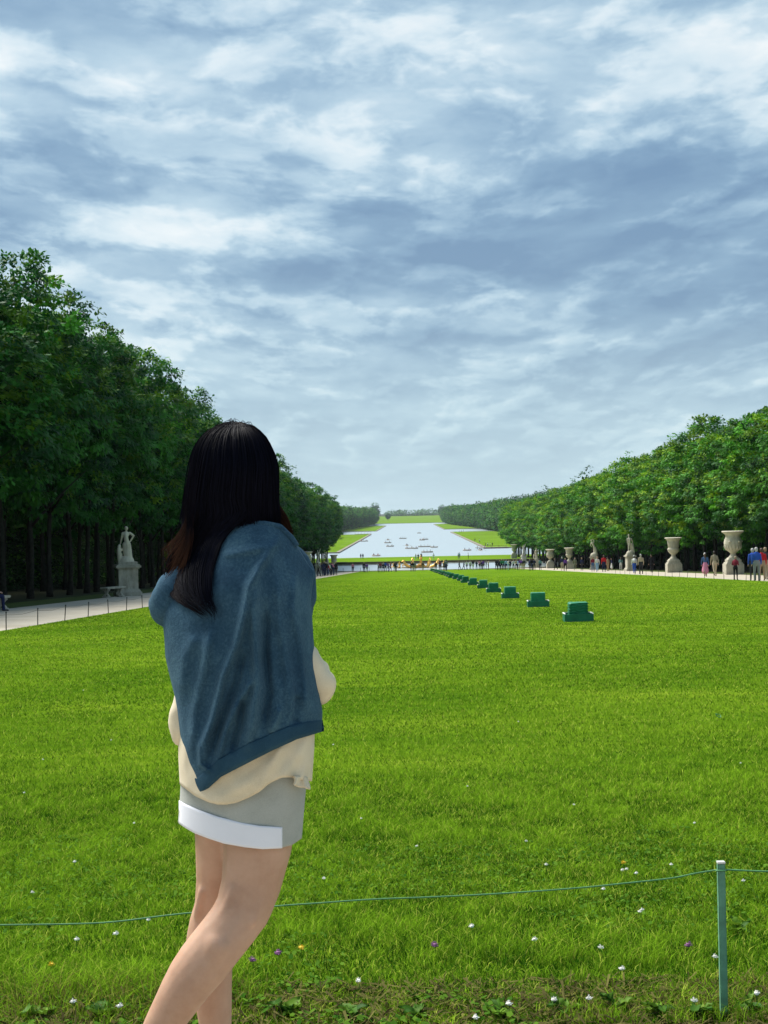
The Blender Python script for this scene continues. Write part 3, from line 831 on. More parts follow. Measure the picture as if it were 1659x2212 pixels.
def statue_segs(kind):
    s = []; M = 0
    def seg(a, r0, b, r1, f=(1, 1)): s.append((Vector(a), r0, Vector(b), r1, M, f))
    if kind == 'draped':            # draped woman, one arm akimbo reaching up to the head, child at her side
        seg((.02, 0, .95), .17, (.0, 0, 1.20), .15, (1.1, .85)); seg((-.02, 0, 1.2), .15, (-.03, 0, 1.45), .17, (1.1, .8)); seg((-.03, 0, 1.5), .15, (-.03, 0, 1.55), .13, (1.3, .8))
        seg((-.02, 0, 1.63), .06, (0, .02, 1.72), .055); seg((.0, .03, 1.79), .085, (.0, .02, 1.86), .10); seg((0, -.04, 1.83), .1, (0, -.06, 1.86), .09)
        seg((.19, 0, 1.58), .07, (.40, .0, 1.42), .058); seg((.40, 0, 1.42), .055, (.22, .06, 1.12), .045); seg((.22, .06, 1.12), .05, (.16, .08, 1.08), .04)
        seg((-.2, 0, 1.56), .07, (-.27, .05, 1.26), .055); seg((-.27, .05, 1.26), .055, (-.32, .1, 1.0), .04)
        seg((.08, 0, .95), .16, (.12, 0, .50), .17); seg((.12, 0, .5), .16, (.12, .0, .06), .15); seg((-.08, 0, .95), .15, (-.06, .04, .5), .15); seg((-.06, .04, .5), .13, (-.02, .04, .06), .13)
        for k in range(7):
            a = -1.2 + k * .4; seg((.05 + .17 * math.sin(a), -.14 * math.cos(a), .95), .028, (.06 + .25 * math.sin(a), -.19 * math.cos(a), .06), .035)
        seg((.1, .12, .05), .06, (.28, .18, .04), .05)
        seg((-.40, .02, .05), .11, (-.42, .0, .45), .13); seg((-.42, 0, .45), .13, (-.42, .0, .68), .12); seg((-.40, .02, .84), .10, (-.39, .02, .88), .095); seg((-.46, 0, .62), .06, (-.30, .1, .75), .05); seg((-.34, -.02, .6), .06, (-.2, .02, .72), .045)
        seg((-.34, .02, .05), .09, (-.32, .02, .4), .09)
    elif kind == 'hero':            # nude man leaning on a trunk
        seg((0, 0, .95), .14, (-.02, 0, 1.12), .13, (1.15, .85)); seg((-.02, 0, 1.12), .13, (-.05, 0, 1.42), .18, (1.15, .75)); seg((-.06, 0, 1.5), .14, (-.06, 0, 1.52), .13, (1.4, .8))
        seg((-.07, 0, 1.6), .06, (-.08, .02, 1.7), .055); seg((-.1, .02, 1.77), .08, (-.1, .02, 1.85), .095)
        seg((-.24, 0, 1.52), .07, (-.26, -.06, 1.22), .055); seg((-.26, -.06, 1.22), .05, (-.2, .06, .98), .04)
        seg((.14, 0, 1.52), .07, (.27, .02, 1.24), .058); seg((.27, .02, 1.24), .05, (.30, .05, .95), .042)
        seg((-.09, 0, .95), .11, (-.12, .03, .52), .08); seg((-.12, .03, .52), .075, (-.12, 0, .06), .05); seg((-.12, 0, .05), .05, (-.12, .18, .04), .04)
        seg((.09, 0, .95), .11, (.14, .06, .52), .08); seg((.14, .06, .52), .075, (.13, -.06, .08), .05); seg((.13, -.06, .06), .05, (.17, .1, .04), .04)
        seg((.33, .05, .04), .15, (.33, .06, .55), .11); seg((.33, .06, .55), .11, (.31, .05, .95), .10); seg((.20, -.08, 1.0), .09, (.36, -.05, .2), .12)
    elif kind == 'twist':           # curving figure, body swung to one side, an arm over the head
        seg((.10, 0, .95), .15, (.02, 0, 1.15), .13, (1.1, .85)); seg((.02, 0, 1.15), .13, (-.10, 0, 1.42), .16, (1.15, .8)); seg((-.12, 0, 1.5), .13, (-.13, 0, 1.52), .12, (1.3, .8))
        seg((-.16, 0, 1.6), .055, (-.20, .02, 1.68), .05); seg((-.24, .02, 1.74), .08, (-.25, .02, 1.80), .09)
        seg((.03, 0, 1.52), .06, (.06, 0, 1.78), .05); seg((.06, 0, 1.78), .05, (-.16, .03, 1.97), .04)
        seg((-.28, 0, 1.5), .06, (-.36, .04, 1.25), .05); seg((-.36, .04, 1.25), .05, (-.24, .12, 1.05), .04)
        seg((.12, 0, .95), .14, (.16, .0, .5), .13); seg((.16, 0, .5), .13, (.24, .0, .06), .12); seg((.04, 0, .95), .12, (.04, .08, .52), .10); seg((.04, .08, .52), .1, (.1, .05, .06), .08)
        seg((.3, .05, .05), .14, (.32, .05, .6), .08); seg((.2, -.1, 1.0), .05, (.34, -.12, .1), .09); seg((.26, -.08, .9), .05, (.42, -.05, .08), .08)
    elif kind == 'raised':          # slender nude, one arm stretched straight up, drapery falling behind
        seg((-.02, 0, .95), .14, (.0, 0, 1.12), .12, (1.1, .85)); seg((0, 0, 1.12), .12, (.05, 0, 1.42), .15, (1.1, .8)); seg((.05, 0, 1.5), .12, (.05, 0, 1.52), .12, (1.3, .8))
        seg((.04, 0, 1.6), .055, (.02, .02, 1.68), .05); seg((-.02, .02, 1.75), .08, (-.02, .02, 1.82), .09)
        seg((.20, 0, 1.52), .06, (.27, .02, 1.82), .05); seg((.27, .02, 1.82), .05, (.42, .02, 2.12), .04)
        seg((-.12, 0, 1.5), .06, (-.24, .02, 1.26), .05); seg((-.24, .02, 1.26), .05, (-.14, .12, 1.1), .04)
        seg((.06, 0, .95), .12, (.12, 0, .5), .09); seg((.12, 0, .5), .09, (.0, .0, .06), .06); seg((-.08, 0, .95), .12, (-.12, .06, .5), .09); seg((-.12, .06, .5), .085, (-.16, .0, .06), .055)
        seg((.1, -.1, 1.2), .06, (-.18, -.14, .1), .13); seg((.02, -.12, 1.05), .06, (-.28, -.1, .08), .10)
    s.append((Vector((0, 0, -.02)), .34, Vector((0, 0, .02)), .34, 0, (1.2, .9)))
    return s
STAT = {k: fig_mesh('figure', statue_segs(k), [M_marble], .022) for k in ('draped', 'hero', 'twist', 'raised')}

def statue(label, x, y, kind, rz, hped=1.62, hfig=2.3, mat=None, w=.95, group=None):
    t = thing('statue', label, 'statue', (x, y, gz(x, y)), rz, group)
    pedestal(t, w, hped, mat or M_plinth)
    pl = MB(); pl.box((0, 0, hped + .05), (w * .98, w * .82, .16)); pl.build('plinth', [mat or M_plinth], t, False, .01)
    f = link('figure', STAT[kind], t); f.location = (0, 0, hped + .13); f.scale = (hfig / 2.0,) * 3
    return t

def urn(label, x, y, kind, rz=0.0, group=None, sc=1.0):
    t = thing('urn', label, 'urn', (x, y, gz(x, y)), rz, group, sc)
    b = MB(); b.box((0, 0, .42), (1.42, 1.42, .90)); b.build('base', [M_plinth], t, False, .02)
    b = MB(); b.box((0, 0, .93), (1.30, 1.30, .13), 0, .95); b.box((0, 0, 1.10), (1.10, 1.10, .22)); b.box((0, 0, 1.27), (.98, .98, .14), 0, .82)
    b.build('plinth', [M_plinth], t, False, .015)
    if kind == 'medici':   # tall straight-sided vase with fluted neck
        prof = [(.38, 1.32), (.40, 1.38), (.30, 1.45), (.21, 1.62), (.20, 1.72), (.27, 1.80), (.40, 1.90), (.52, 2.05), (.56, 2.22), (.585, 2.26), (.56, 2.32), (.50, 2.40), (.50, 2.62), (.53, 2.90), (.59, 3.10), (.70, 3.24), (.82, 3.32), (.84, 3.37), (.78, 3.41), (.70, 3.38), (.5, 3.1)]
    else:                  # round-bellied vase
        prof = [(.40, 1.32), (.42, 1.38), (.31, 1.45), (.22, 1.60), (.21, 1.70), (.32, 1.80), (.50, 1.95), (.63, 2.15), (.69, 2.40), (.70, 2.58), (.66, 2.76), (.60, 2.90), (.56, 3.02), (.58, 3.14), (.68, 3.26), (.84, 3.36), (.88, 3.42), (.83, 3.47), (.74, 3.43), (.5, 3.1)]
    v = MB(); v.lathe(prof, 32)
    vs = v.build('vase', [M_marble], t, True)
    if kind == 'medici':
        fl = MB()
        for k in range(22):
            a = 2 * math.pi * k / 22; fl.tube([(.495 * math.cos(a), .495 * math.sin(a), 2.44), (.505 * math.cos(a), .505 * math.sin(a), 2.7), (.56 * math.cos(a), .56 * math.sin(a), 3.02)], .034, 6)
        fl.build('fluting', [M_marble], vs, True)
    else:
        fl = MB()
        for k in range(16):
            a = 2 * math.pi * k / 16; fl.tube([(.52 * math.cos(a), .52 * math.sin(a), 1.96), (.64 * math.cos(a), .64 * math.sin(a), 2.16), (.695 * math.cos(a), .695 * math.sin(a), 2.34)], [.05, .06, .02], 6)
        for z in (2.44, 2.80): fl.lathe([(.68 if z < 2.6 else .645, z - .03), (.725 if z < 2.6 else .67, z), (.68 if z < 2.6 else .635, z + .03)], 32)
        for a in (-2.1, -1.0, .1, 1.2): fl.lathe([(.02, -.10), (.12, -.05), (.12, .05), (.02, .10)], 8, (.68 * math.cos(a), .68 * math.sin(a), 2.63))
        fl.build('relief', [M_marble], vs, True)
    return t

PXL, PXR = -15.1, 25.6
statue('draped woman with a child on a tall stone pedestal, nearest statue left of the lawn', -14.95, 80.4, 'draped', R(18), 1.68, 1.92, M_old, 1.02)
urn('marble urn just beyond the woman shoulder on the left path', PXL - .2, 226, 'round')
statue('statue with one arm stretched upward on the left path near the fountain', PXL, 250, 'raised', R(10), 1.5, 2.35)
statue('statue at the far left behind the crowd, second from the fountain', PXL, 275, 'twist', R(-15), 1.5, 2.1)
urn('last pale urn on the left, beside the fountain basin', PXL + .1, 300, 'medici')
def yr(px_): return PXR * FPX / ((px_ - VPX) - ROLL * 128)
for px_, kind, lab in ((1581.6, 'round', 'largest round-bellied marble urn with wide lip, nearest on the right path'), (1453.7, 'medici', 'tall fluted marble urn, second from the right edge'), (1229.7, 'medici', 'third urn from the right edge, beyond the two statues'),
                       (1188.8, 'round', 'fourth urn from the right edge, with a crowd to its left'), (1110.6, 'medici', 'farthest urn on the right, at the end of the basin')):
    urn(lab, PXR, yr(px_), kind)
for px_, kind, rz, lab in ((1360.6, 'hero', R(8), 'tall nude figure leaning on a trunk on the right path'), (1282.4, 'twist', R(-10), 'curving figure with raised arm on the right, behind the red jacket visitor'),
                           (1158.8, 'draped', R(-12), 'draped figure pair on a pedestal beyond the fourth right urn'), (1131.5, 'raised', R(14), 'farthest statue on the right, above the waiting crowd')):
    statue(lab, PXR, yr(px_), kind, rz, 1.85, 2.35)

# ------------------------------------------------------------------ stone benches
def bench(label, x, y, rz, L=1.7):
    t = thing('stone_bench', label, 'bench', (x, y, gz(x, y) + .012), rz)
    b = MB(); b.box((0, 0, .475), (L, .50, .09)); b.build('seat', [M_old], t, False, .015)
    for sx in (-1, 1):
        b = MB(); xx = sx * (L / 2 - .22)
        pts = [(xx, .16, 0), (xx, .12, .10), (xx, .02, .2), (xx, .08, .34), (xx, .16, .43)]
        b.tube(pts, [.075, .06, .06, .07, .085], 8)
        pts = [(xx, -.16, 0), (xx, -.12, .10), (xx, -.02, .2), (xx, -.08, .34), (xx, -.16, .43)]
        b.tube(pts, [.075, .06, .06, .07, .085], 8)
        b.box((xx, 0, .03), (.16, .46, .06))
        b.build('leg', [M_old], t, True)
    return t
bench('stone bench with curved legs beside the left statue pedestal', -15.2, 77.8, R(62), 1.5)
bench('stone bench at the left edge with a man sitting on it', -15.0, 54.6, R(80), 1.9)
person('man in black with dark hair sitting on the stone bench at the left edge', (-14.98, 54.1, gz(0, 54) + .42), -70, 'black', 'navy', 'sit', 1.76, 0)

# ------------------------------------------------------------------ covered green boxes down the lawn
def cover_mesh(seed, folds):
    rg = random.Random(seed); W, D, H0, H1 = .475, .44, .05, .465
    n = 14; V = []; F = []
    per = []
    for k in range(4 * n):
        s, t = divmod(k, n); u = t / n * 2 - 1
        x, y = ((u, -1), (1, u), (-u, 1), (-1, -u))[s]
        per.append((x, y))
    rows = 16
    for j in range(rows + 1):
        z = H0 + (H1 - H0) * j / rows; w = 1.0 - .02 * j / rows
        if j == rows: w -= .03
        for k, (x, y) in enumerate(per):
            r = (abs(x) ** 10 + abs(y) ** 10) ** -.1
            fo = folds * .030 * math.sin(z * 95 + 2.5 * x + 1.7 * math.sin(6 * x + seed)) * (1 if y < -.9 else .5) + .004 * mnoise.noise(Vector((x * 3, y * 3, z * 16 + seed)))
            V.append((x * r * (W / 2 * w + fo), y * r * (D / 2 * w + fo), z + .006 * mnoise.noise(Vector((x * 2, y * 2, seed)))))
    m = 4 * n
    for j in range(rows):
        for k in range(m): F.append((j * m + k, j * m + (k + 1) % m, (j + 1) * m + (k + 1) % m, (j + 1) * m + k))
    F.append(tuple(rows * m + k for k in range(m)))
    me = bpy.data.meshes.new('cover'); me.from_pydata(V, [], F); me.materials.append(M_cloth_g)
    me.polygons.foreach_set('use_smooth', [True] * len(F)); me.polygons[len(F) - 1].use_smooth = False
    me.update(); return me
covers = [cover_mesh(1, 1.0), cover_mesh(2, .12), cover_mesh(3, .2), cover_mesh(4, .7)]
tb = MB(); W, D, H, th = .70, .62, .19, .02
tb.box((0, -D / 2, H / 2), (W, th, H)); tb.box((0, D / 2, H / 2), (W, th, H)); tb.box((-W / 2 + th / 2, 0, H / 2), (th, D - th, H)); tb.box((W / 2 - th / 2, 0, H / 2), (th, D - th, H)); tb.box((0, 0, .03), (W - 2 * th, D - th, .04))
tray_me = tb.mesh('tray', [M_tray_g])
rb = MB()
for sx in (-1, 1): rb.box((sx * (W / 2 - th / 2), 0, H + .007), (.034, D - .03, .016))
rb.box((0, D / 2, H + .007), (W, .022, .014))
rim_me = rb.mesh('rim', [M_white])
for k in range(22):
    y = 35.3 + 11.7 * k; x = 3.84 + .06 * math.sin(k * 1.9)
    lab = 'nearest green tarpaulin-covered box on the lawn, with creased cloth' if k == 0 else f'{ordw(k + 1)} nearest green covered box in the line down the lawn'
    t = thing('covered_box', lab, 'covered box', (x, y, gz(x, y) + .008), rr_.gauss(0, .03), 'green covered boxes in a line on the lawn', .94)
    tr = link('tray', tray_me, t); link('rim', rim_me, tr); link('cover', covers[(0, 1, 2, 3, 2, 1)[k % 6]], t)

# ------------------------------------------------------------------ lawn-edge stakes and rope
sm = MB(); sm.tube([(0, 0, -.1), (0, 0, .44)], .014, 6); sm.lathe([(.02, .43), (.022, .45), (.008, .465)], 6); stake_me = sm.mesh('edge_stake', [M_post])
for side, x, y0, y1, st in (('left', LX0 + .1, 33.3, 120, 3.1), ('right', LX1 - .1, 75, 150, 3.2)):
    y = y0; k = 0; pts = []
    while y < y1:
        k += 1; o = link('edge_stake', stake_me); o.location = (x, y, gz(x, y)); o.rotation_euler = (rr_.gauss(0, .03), rr_.gauss(0, .03), 0)
        tag(o, f'{ordw(k)} thin iron stake from the near end, {side} edge of the lawn', 'stake', f'stakes along the {side} lawn edge')
        pts.append((x, y, gz(x, y) + .40)); pts.append((x, y + st / 2, gz(x, y + st / 2) + .35)); y += st
    b = MB(); b.tube(pts[:-1], .004, 5); tag(b.build('edge_rope', [M_post]), f'thin dark rope strung between the {side} lawn stakes', 'rope')
for k in range(6):
    o = link('edge_stake', stake_me); x = -13.2 + k * 1.7; o.location = (x, 299.6, gz(x, 299.6)); o.scale = (2.2, 2.2, 1.7)
    tag(o, f'{ordw(k + 1)} short stake from the left at the far end of the lawn', 'stake', 'stakes at the far end of the lawn')

# ------------------------------------------------------------------ fountain basin and gilded group
def oval(cx, cy, a, b_, n=72, p=3.2):
    return [(cx + a * math.copysign(abs(math.cos(t)) ** (2 / p), math.cos(t)), cy + b_ * math.copysign(abs(math.sin(t)) ** (2 / p), math.sin(t))) for t in (2 * math.pi * k / n for k in range(n))]
BZ = gz(0, 312) + .12
o1 = oval(3.5, 335, 30, 21.3); o2 = oval(3.5, 335, 29.2, 20.7)
fb = thing('fountain_basin', 'wide stone fountain basin full of pale water at the lawn end', 'basin', (3.5, 335, BZ))
b = MB(); nn_ = len(o1)
loc = lambda p, z: (p[0] - 3.5, p[1] - 335, z)
V = [loc(p, -.35) for p in o1] + [loc(p, .20) for p in o1] + [loc(p, .20) for p in o2] + [loc(p, -.5) for p in o2]
for r_ in range(3): b.f += [(r_ * nn_ + k, r_ * nn_ + (k + 1) % nn_, (r_ + 1) * nn_ + (k + 1) % nn_, (r_ + 1) * nn_ + k) for k in range(nn_)]
b.v = V; b.m = [0] * len(b.f); b.build('rim', [M_old], fb)
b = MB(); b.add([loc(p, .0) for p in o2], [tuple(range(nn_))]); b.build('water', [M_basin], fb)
# raised dark retaining wall on the far side
b = MB(); V = []
for k in range(41):
    t = math.pi * (k / 40); x = 3.5 + 40 * math.cos(t); y = 356.9 + .8 * math.sin(t)
    V += [(x, y, -10.8), (x, y, -9.84), (x, y + .6, -9.84), (x, y + .6, -10.8)]
F = [(4 * k + a, 4 * k + 4 + a, 4 * k + 4 + (a + 1) % 4, 4 * k + (a + 1) % 4) for k in range(40) for a in range(4)]
b.add(V, F); M_wall = simple('retaining_wall', (.105, .095, .060), .9, .15, var=.35, scale=.5, bump=.5, bscale=4)
wl = b.build('retaining_wall', [M_wall]); tag(wl, 'low dark stone wall curving behind the fountain basin', 'wall')

def horse(x, y, z, sc, rz, rear):
    s = []
    def seg(a, r0, b, r1, f=(1, 1)): s.append((Vector(a), r0, Vector(b), r1, 0, f))
    up = .5 * rear
    seg((-.9, 0, .1), .32, (0, 0, .35 + up * .5), .36); seg((0, 0, .35 + up * .5), .36, (.5, 0, .7 + up), .36); seg((.55, 0, .8 + up), .26, (.95, 0, 1.45 + up), .16); seg((.95, 0, 1.5 + up), .15, (1.35, 0, 1.25 + up), .09)
    seg((.98, .05, 1.62 + up), .04, (1.0, .08, 1.78 + up), .02); seg((.98, -.05, 1.62 + up), .04, (1.0, -.08, 1.78 + up), .02)
    seg((.45, 0, .95 + up), .10, (.8, 0, 1.55 + up), .10, (.5, 1.4))
    for sy in (-1, 1): seg((.55, sy * .18, .55 + up), .13, (1.15, sy * .22, .55 + up), .08); seg((1.15, sy * .22, .55 + up), .08, (1.0 + .3 * sy * rear, sy * .22, .05 + up), .05)
    seg((-.9, 0, .1), .3, (-1.3, 0, -.2), .22)
    return fig_mesh('horse', s, [M_gold], .05), (x, y, z), sc, rz
fg = thing('gilded_fountain_group', 'golden sculpture of horses and riders rising from the basin', 'sculpture', (2.3, 331, BZ))
for i, (x, y, rz, rear, sc) in enumerate(((-2.9, -1.0, R(200), .2, 1.0), (-1.4, -2.2, R(245), .9, 1.05), (1.6, -2.0, R(290), .8, 1.05), (3.0, -.8, R(-25), .4, 1.0))):
    me, l, s_, r_ = horse(x, y, .05, sc, rz, rear); h = link('horse', me, fg); h.location = (x, y, .05); h.scale = (s_,) * 3; h.rotation_euler = (0, 0, r_)
ap = fig_mesh('rider', human('phone'), [M_gold] * 6, .04)
a = link('rider', ap, fg); a.location = (0, 0, .35); a.scale = (1.35,) * 3; a.rotation_euler = (0, 0, R(200))
for x, y, rz, s_ in ((-4.6, 0, R(140), 1.3), (4.9, .3, R(230), 1.35), (-6.0, .6, R(100), 1.0)):
    a = link('triton', POSES.setdefault('triton', fig_mesh('triton', human('sit'), [M_gold] * 6, .04)), fg); a.location = (x, y, .15); a.scale = (s_,) * 3; a.rotation_euler = (0, 0, rz)
b = MB(); b.box((0, 0, .35), (2.3, 1.6, .5), 0, .8); b.lathe([(.1, -.1), (.72, -.12), (.78, 0), (.72, .12), (.1, .1)], 16, (0, -.9, .75)); b.build('chariot', [M_gold], fg, False, .05)
b = MB()
for k in range(9): b.box((-4.8 + k * 1.2, .4 + .3 * math.sin(k * 2.1), 0), (1.3, 1.5, .3 + .12 * math.sin(k * 1.7)), 0, .6, k)
b.build('rock', [M_goldd], fg, False, .08)

# ------------------------------------------------------------------ rowing boats on the canal
M_hull = simple('boat_hull', (.42, .36, .30), .5, .4, var=.15); M_wood = simple('boat_wood', (.20, .10, .06), .5, .35, var=.2); M_oar = simple('oar_wood', (.26, .19, .13), .6, .3)
def hull_mesh(L=3.9, B=1.35, H=.52):
    V = []; F = []; n = 12; m = 9
    for i in range(n + 1):
        t = i / n * 2 - 1; w = B / 2 * (1 - abs(t) ** 2.6) ** .75 * (1 if t < .0 else 1) + .02; sh = .12 * t * t
        if t < -.85: w = max(w, .32)
        for j in range(m):
            a = math.pi * j / (m - 1); V.append((w * -math.cos(a), t * L / 2, H + sh - (H + sh + .10) * math.sin(a) ** .6))
        for j in range(m):
            a = math.pi * j / (m - 1); V.append(((w - .04) * -math.cos(a), t * L / 2 * .97, H + sh - (H + sh - .02) * math.sin(a) ** .6))
    k = 2 * m
    for i in range(n):
        for j in range(m - 1):
            F.append((i * k + j, i * k + j + 1, (i + 1) * k + j + 1, (i + 1) * k + j)); F.append((i * k + m + j, (i + 1) * k + m + j, (i + 1) * k + m + j + 1, i * k + m + j + 1))
        for j in (0, m - 1): F.append((i * k + j, (i + 1) * k + j, (i + 1) * k + m + j, i * k + m + j))
    for i in (0, n):
        for j in range(m - 1): F.append((i * k + j, i * k + m + j, i * k + m + j + 1, i * k + j + 1))
    me = bpy.data.meshes.new('hull'); me.from_pydata(V, [], F); me.materials.append(M_hull); me.polygons.foreach_set('use_smooth', [True] * len(F)); me.update(); return me
hull = hull_mesh()
b = MB()
for y in (-1.1, 0, 1.1): b.box((0, y, .34), (1.15, .28, .04))
bench_me = b.mesh('thwart', [M_wood])
b = MB(); b.tube([(.45, 0, .55), (1.3, -.35, .38), (2.1, -.7, .10)], [.03, .03, .03], 5); b.box((2.15, -.72, .06), (.5, .12, .03), 0, 1, -.4); oar_me = b.mesh('oar', [M_oar])
BCOL = ['black', 'navy', 'maroon', 'brown', 'red', 'grey', 'purple', 'white', 'charcoal']
def boat(label, px_, py_p, heading, riders, oars=False, L=1.0):
    p = on_ground(px_, py_p, level=WATER_Z)
    t = thing('rowing_boat', label, 'boat', (p.x, p.y, WATER_Z - .05), R(heading), 'rowing boats on the canal'); t.scale = (1, L, 1)
    link('hull', hull, t); link('thwart', bench_me, t)
    if oars:
        link('oar', oar_me, t); o = link('oar', oar_me, t); o.scale = (-1, 1, 1)
    h = R(heading)
    for k in range(riders):
        yy = (0,)[0] if riders == 1 else (-1.1, 1.1, 0)[k] if riders < 4 else (-1.2, -.4, .4, 1.2)[k]
        q = Vector((p.x - math.sin(h) * yy * L, p.y + math.cos(h) * yy * L, WATER_Z + .24)); c = pr.choice(BCOL)
        person(f'{c} clad rower {("at the stern", "at the bow", "amidships", "on the fore seat")[k]}, {label}', q, heading + (0 if k % 2 == 0 else 180), c, pr.choice(('navy', 'denim', 'black')), 'sit', 1.72, pr.choice((0, 0, 1, 2)), 'people in the rowing boats')
O = lambda x, y: (768 + x * .1984, 1124.5 + y * .1984)
for lab, x, y, hd_, rd, oa, L in (
    ('long boat near left bank', 90, 228, 85, 3, False, 1.25), ('small boat left of canal middle', 354, 214, 20, 1, True, .9), ('side-on boat below the small left one', 350, 245, 80, 2, False, 1.0), ('oared boat left of centre', 375, 284, 70, 2, True, 1.0),
    ('side-on boat upper centre', 515, 198, 88, 3, False, 1.2), ('oared boat in canal centre', 560, 275, 10, 1, True, .9), ('left boat of the close pair', 585, 307, 70, 2, False, 1.0), ('right boat of the close pair', 638, 307, 75, 2, True, .9), ('farthest lone boat on the canal', 692, 139, 60, 1, True, .9),
    ('left of two overlapping boats', 722, 216, 60, 2, False, .9), ('right of two overlapping boats', 757, 208, 85, 3, False, 1.0), ('long boat right of centre', 750, 288, 88, 3, False, 1.5), ('oared boat right of the long one', 853, 294, 65, 1, True, .95), ('nearest pale long boat', 780, 348, 86, 3, False, 1.2),
    ('boat at near left corner', 222, 388, 50, 2, True, 1.0), ('red-crewed boat at right', 1213, 328, 55, 2, True, 1.0), ('rightmost boat on the canal', 1360, 326, 15, 2, True, .9)):
    boat(lab, *O(x, y), hd_, rd, oa, L)

# landing stage on the right bank with waiting people, moored rail on the left
p = on_ground(*O(1480, 303), level=WATER_Z)
t = thing('landing_stage', 'low timber landing stage on the right bank of the canal', 'jetty', (p.x, p.y, WATER_Z))
b = MB()
for k in range(14): b.box((-6.5 + k, 0, .5), (.94, 5.0, .12))
b.build('deck', [M_kerb], t)
for k in range(5):
    b = MB(); b.tube([(-6.2 + k * 3.1, -2.3, -1.2), (-6.2 + k * 3.1, -2.3, 1.35)], .1, 6); b.build('pile', [M_wood], t)
b = MB(); b.tube([(-6.2, -2.3, 1.3), (6.2, -2.3, 1.3)], .05, 5); b.build('rail', [M_wood], t)
p2 = on_ground(*O(82, 150), level=WATER_Z)
t = thing('landing_rail', 'pale floating rail beside the left bank of the canal', 'jetty', (p2.x, p2.y, WATER_Z))
b = MB(); b.box((0, 0, .2), (13, 1.6, .4)); b.build('float', [M_hull], t)
for k in range(6):
    b = MB(); b.tube([(-6.2 + k * 2.48, 0, .3), (-6.2 + k * 2.48, 0, 2.0)], .08, 6); b.build('post', [M_hull], t)
b = MB(); b.tube([(-6.2, 0, 1.95), (6.2, 0, 1.95)], .07, 5); b.build('rail', [M_hull], t)
for k, (x, y, c) in enumerate(((1415, 285, 'black'), (1440, 282, 'white'), (1466, 284, 'white'), (1490, 280, 'black'), (1350, 240, 'white'), (1300, 228, 'charcoal'))):
    q = on_ground(*O(x, y), level=WATER_Z + .4)
    person(f'{ordw(k + 1)} tiny person near the landing stage, in {c}', q, pr.uniform(0, 360), c, 'navy', 'stand', 1.7, 0, 'people on the right canal bank')
for k, (x, y) in enumerate(((1134, 135), (1155, 130), (1176, 124))):
    q = on_ground(*O(x, y), level=WATER_Z + .4)
    person(f'{("left", "middle", "right")[k]} dark figure of three at the far corner of the right bank', q, 90, 'black', 'black', 'stand', 1.75, 0, 'three figures at the bank corner')

# ------------------------------------------------------------------ visitors on the paths and round the basin
def crowd(place, group, origin, sc, rows):
    for k, row_ in enumerate(rows):
        x, y, top, bot = row_[:4]; key = row_[4] if len(row_) > 4 else pr.choice(('stand', 'stand', 'walk', 'arms')); kw = row_[5] if len(row_) > 5 else {}
        q = on_ground(origin[0] + x * sc, origin[1] + y * sc)
        face = kw.pop('face', pr.choice((0, 10, -15, 90, -90, 180, 30)))
        lab = kw.pop('label', None) or f'{ordw(k + 1)} person from left {place}, {top} top, {bot} legs'
        person(lab, (q.x, q.y, gz(0, q.y) + .008), face, top, bot, key, kw.pop('h', pr.uniform(1.58, 1.78)), kw.pop('hair', pr.choice((0, 0, 0, 1, 1, 2))), group, kw.pop('bag', None))
A = (713, 1179.4); Bq = (932.5, 1179.4)
crowd('before basin left of gilded group', 'people before the basin on the left', A, .1653, [(300, 347, 'pink', 'black', 'walk'), (445, 351, 'black', 'navy', 'walk'), (482, 350, 'purple', 'grey', 'walk'), (632, 346, 'grey', 'black'), (660, 346, 'maroon', 'charcoal'), (697, 343, 'charcoal', 'navy'), (727, 341, 'blue', 'charcoal'), (760, 341, 'purple', 'navy', 'walk'), (790, 339, 'maroon', 'purple', 'walk'), (846, 340, 'black', 'beige'), (862, 340, 'charcoal', 'black')])
crowd('in front of the gilded group', 'people before the gilded group', A, .1653, [(1058, 334, 'black', 'navy', 'arms'), (1080, 334, 'black', 'grey'), (1107, 333, 'grey', 'khaki'), (1213, 328, 'brown', 'tan'), (1383, 322, 'charcoal', 'brown'), (1440, 326, 'maroon', 'black'), (1495, 329, 'black', 'charcoal'), (1520, 331, 'grey', 'navy', 'walk', {'h': 1.9})])
crowd('before basin right of gilded group', 'people before the basin on the right', Bq, .1653, [(365, 318, 'black', 'charcoal', 'walk'), (420, 313, 'navy', 'charcoal', 'walk'), (460, 313, 'white', 'charcoal', 'walk'), (505, 312, 'white', 'grey', 'walk'), (543, 314, 'black', 'white'), (588, 315, 'navy', 'denim'), (628, 312, 'pink', 'charcoal'), (656, 313, 'navy', 'black'), (676, 313, 'purple', 'charcoal'), (712, 313, 'black', 'grey'), (742, 313, 'beige', 'brown')])
crowd('in packed crowd right of basin', 'packed crowd right of the basin', Bq, .1653, [(848, 318, 'black', 'charcoal'), (872, 317, 'charcoal', 'black'), (890, 317, 'black', 'navy'), (918, 318, 'green', 'black'), (946, 318, 'green', 'navy'), (975, 318, 'lightblue', 'navy'), (1000, 318, 'white', 'lightblue'), (1027, 314, 'navy', 'black'), (1070, 315, 'white', 'charcoal'), (1108, 315, 'beige', 'black'), (1130, 315, 'lightblue', 'navy'), (1160, 318, 'purple', 'tan', 'arms'), (1180, 318, 'purple', 'beige'), (1208, 318, 'charcoal', 'tan'), (1285, 322, 'navy', 'black', 'stand', {'bag': 'navy'}), (1312, 322, 'black', 'navy'), (1340, 320, 'navy', 'charcoal'), (1420, 318, 'teal', 'navy')])
L_ = (658.3, 1163)
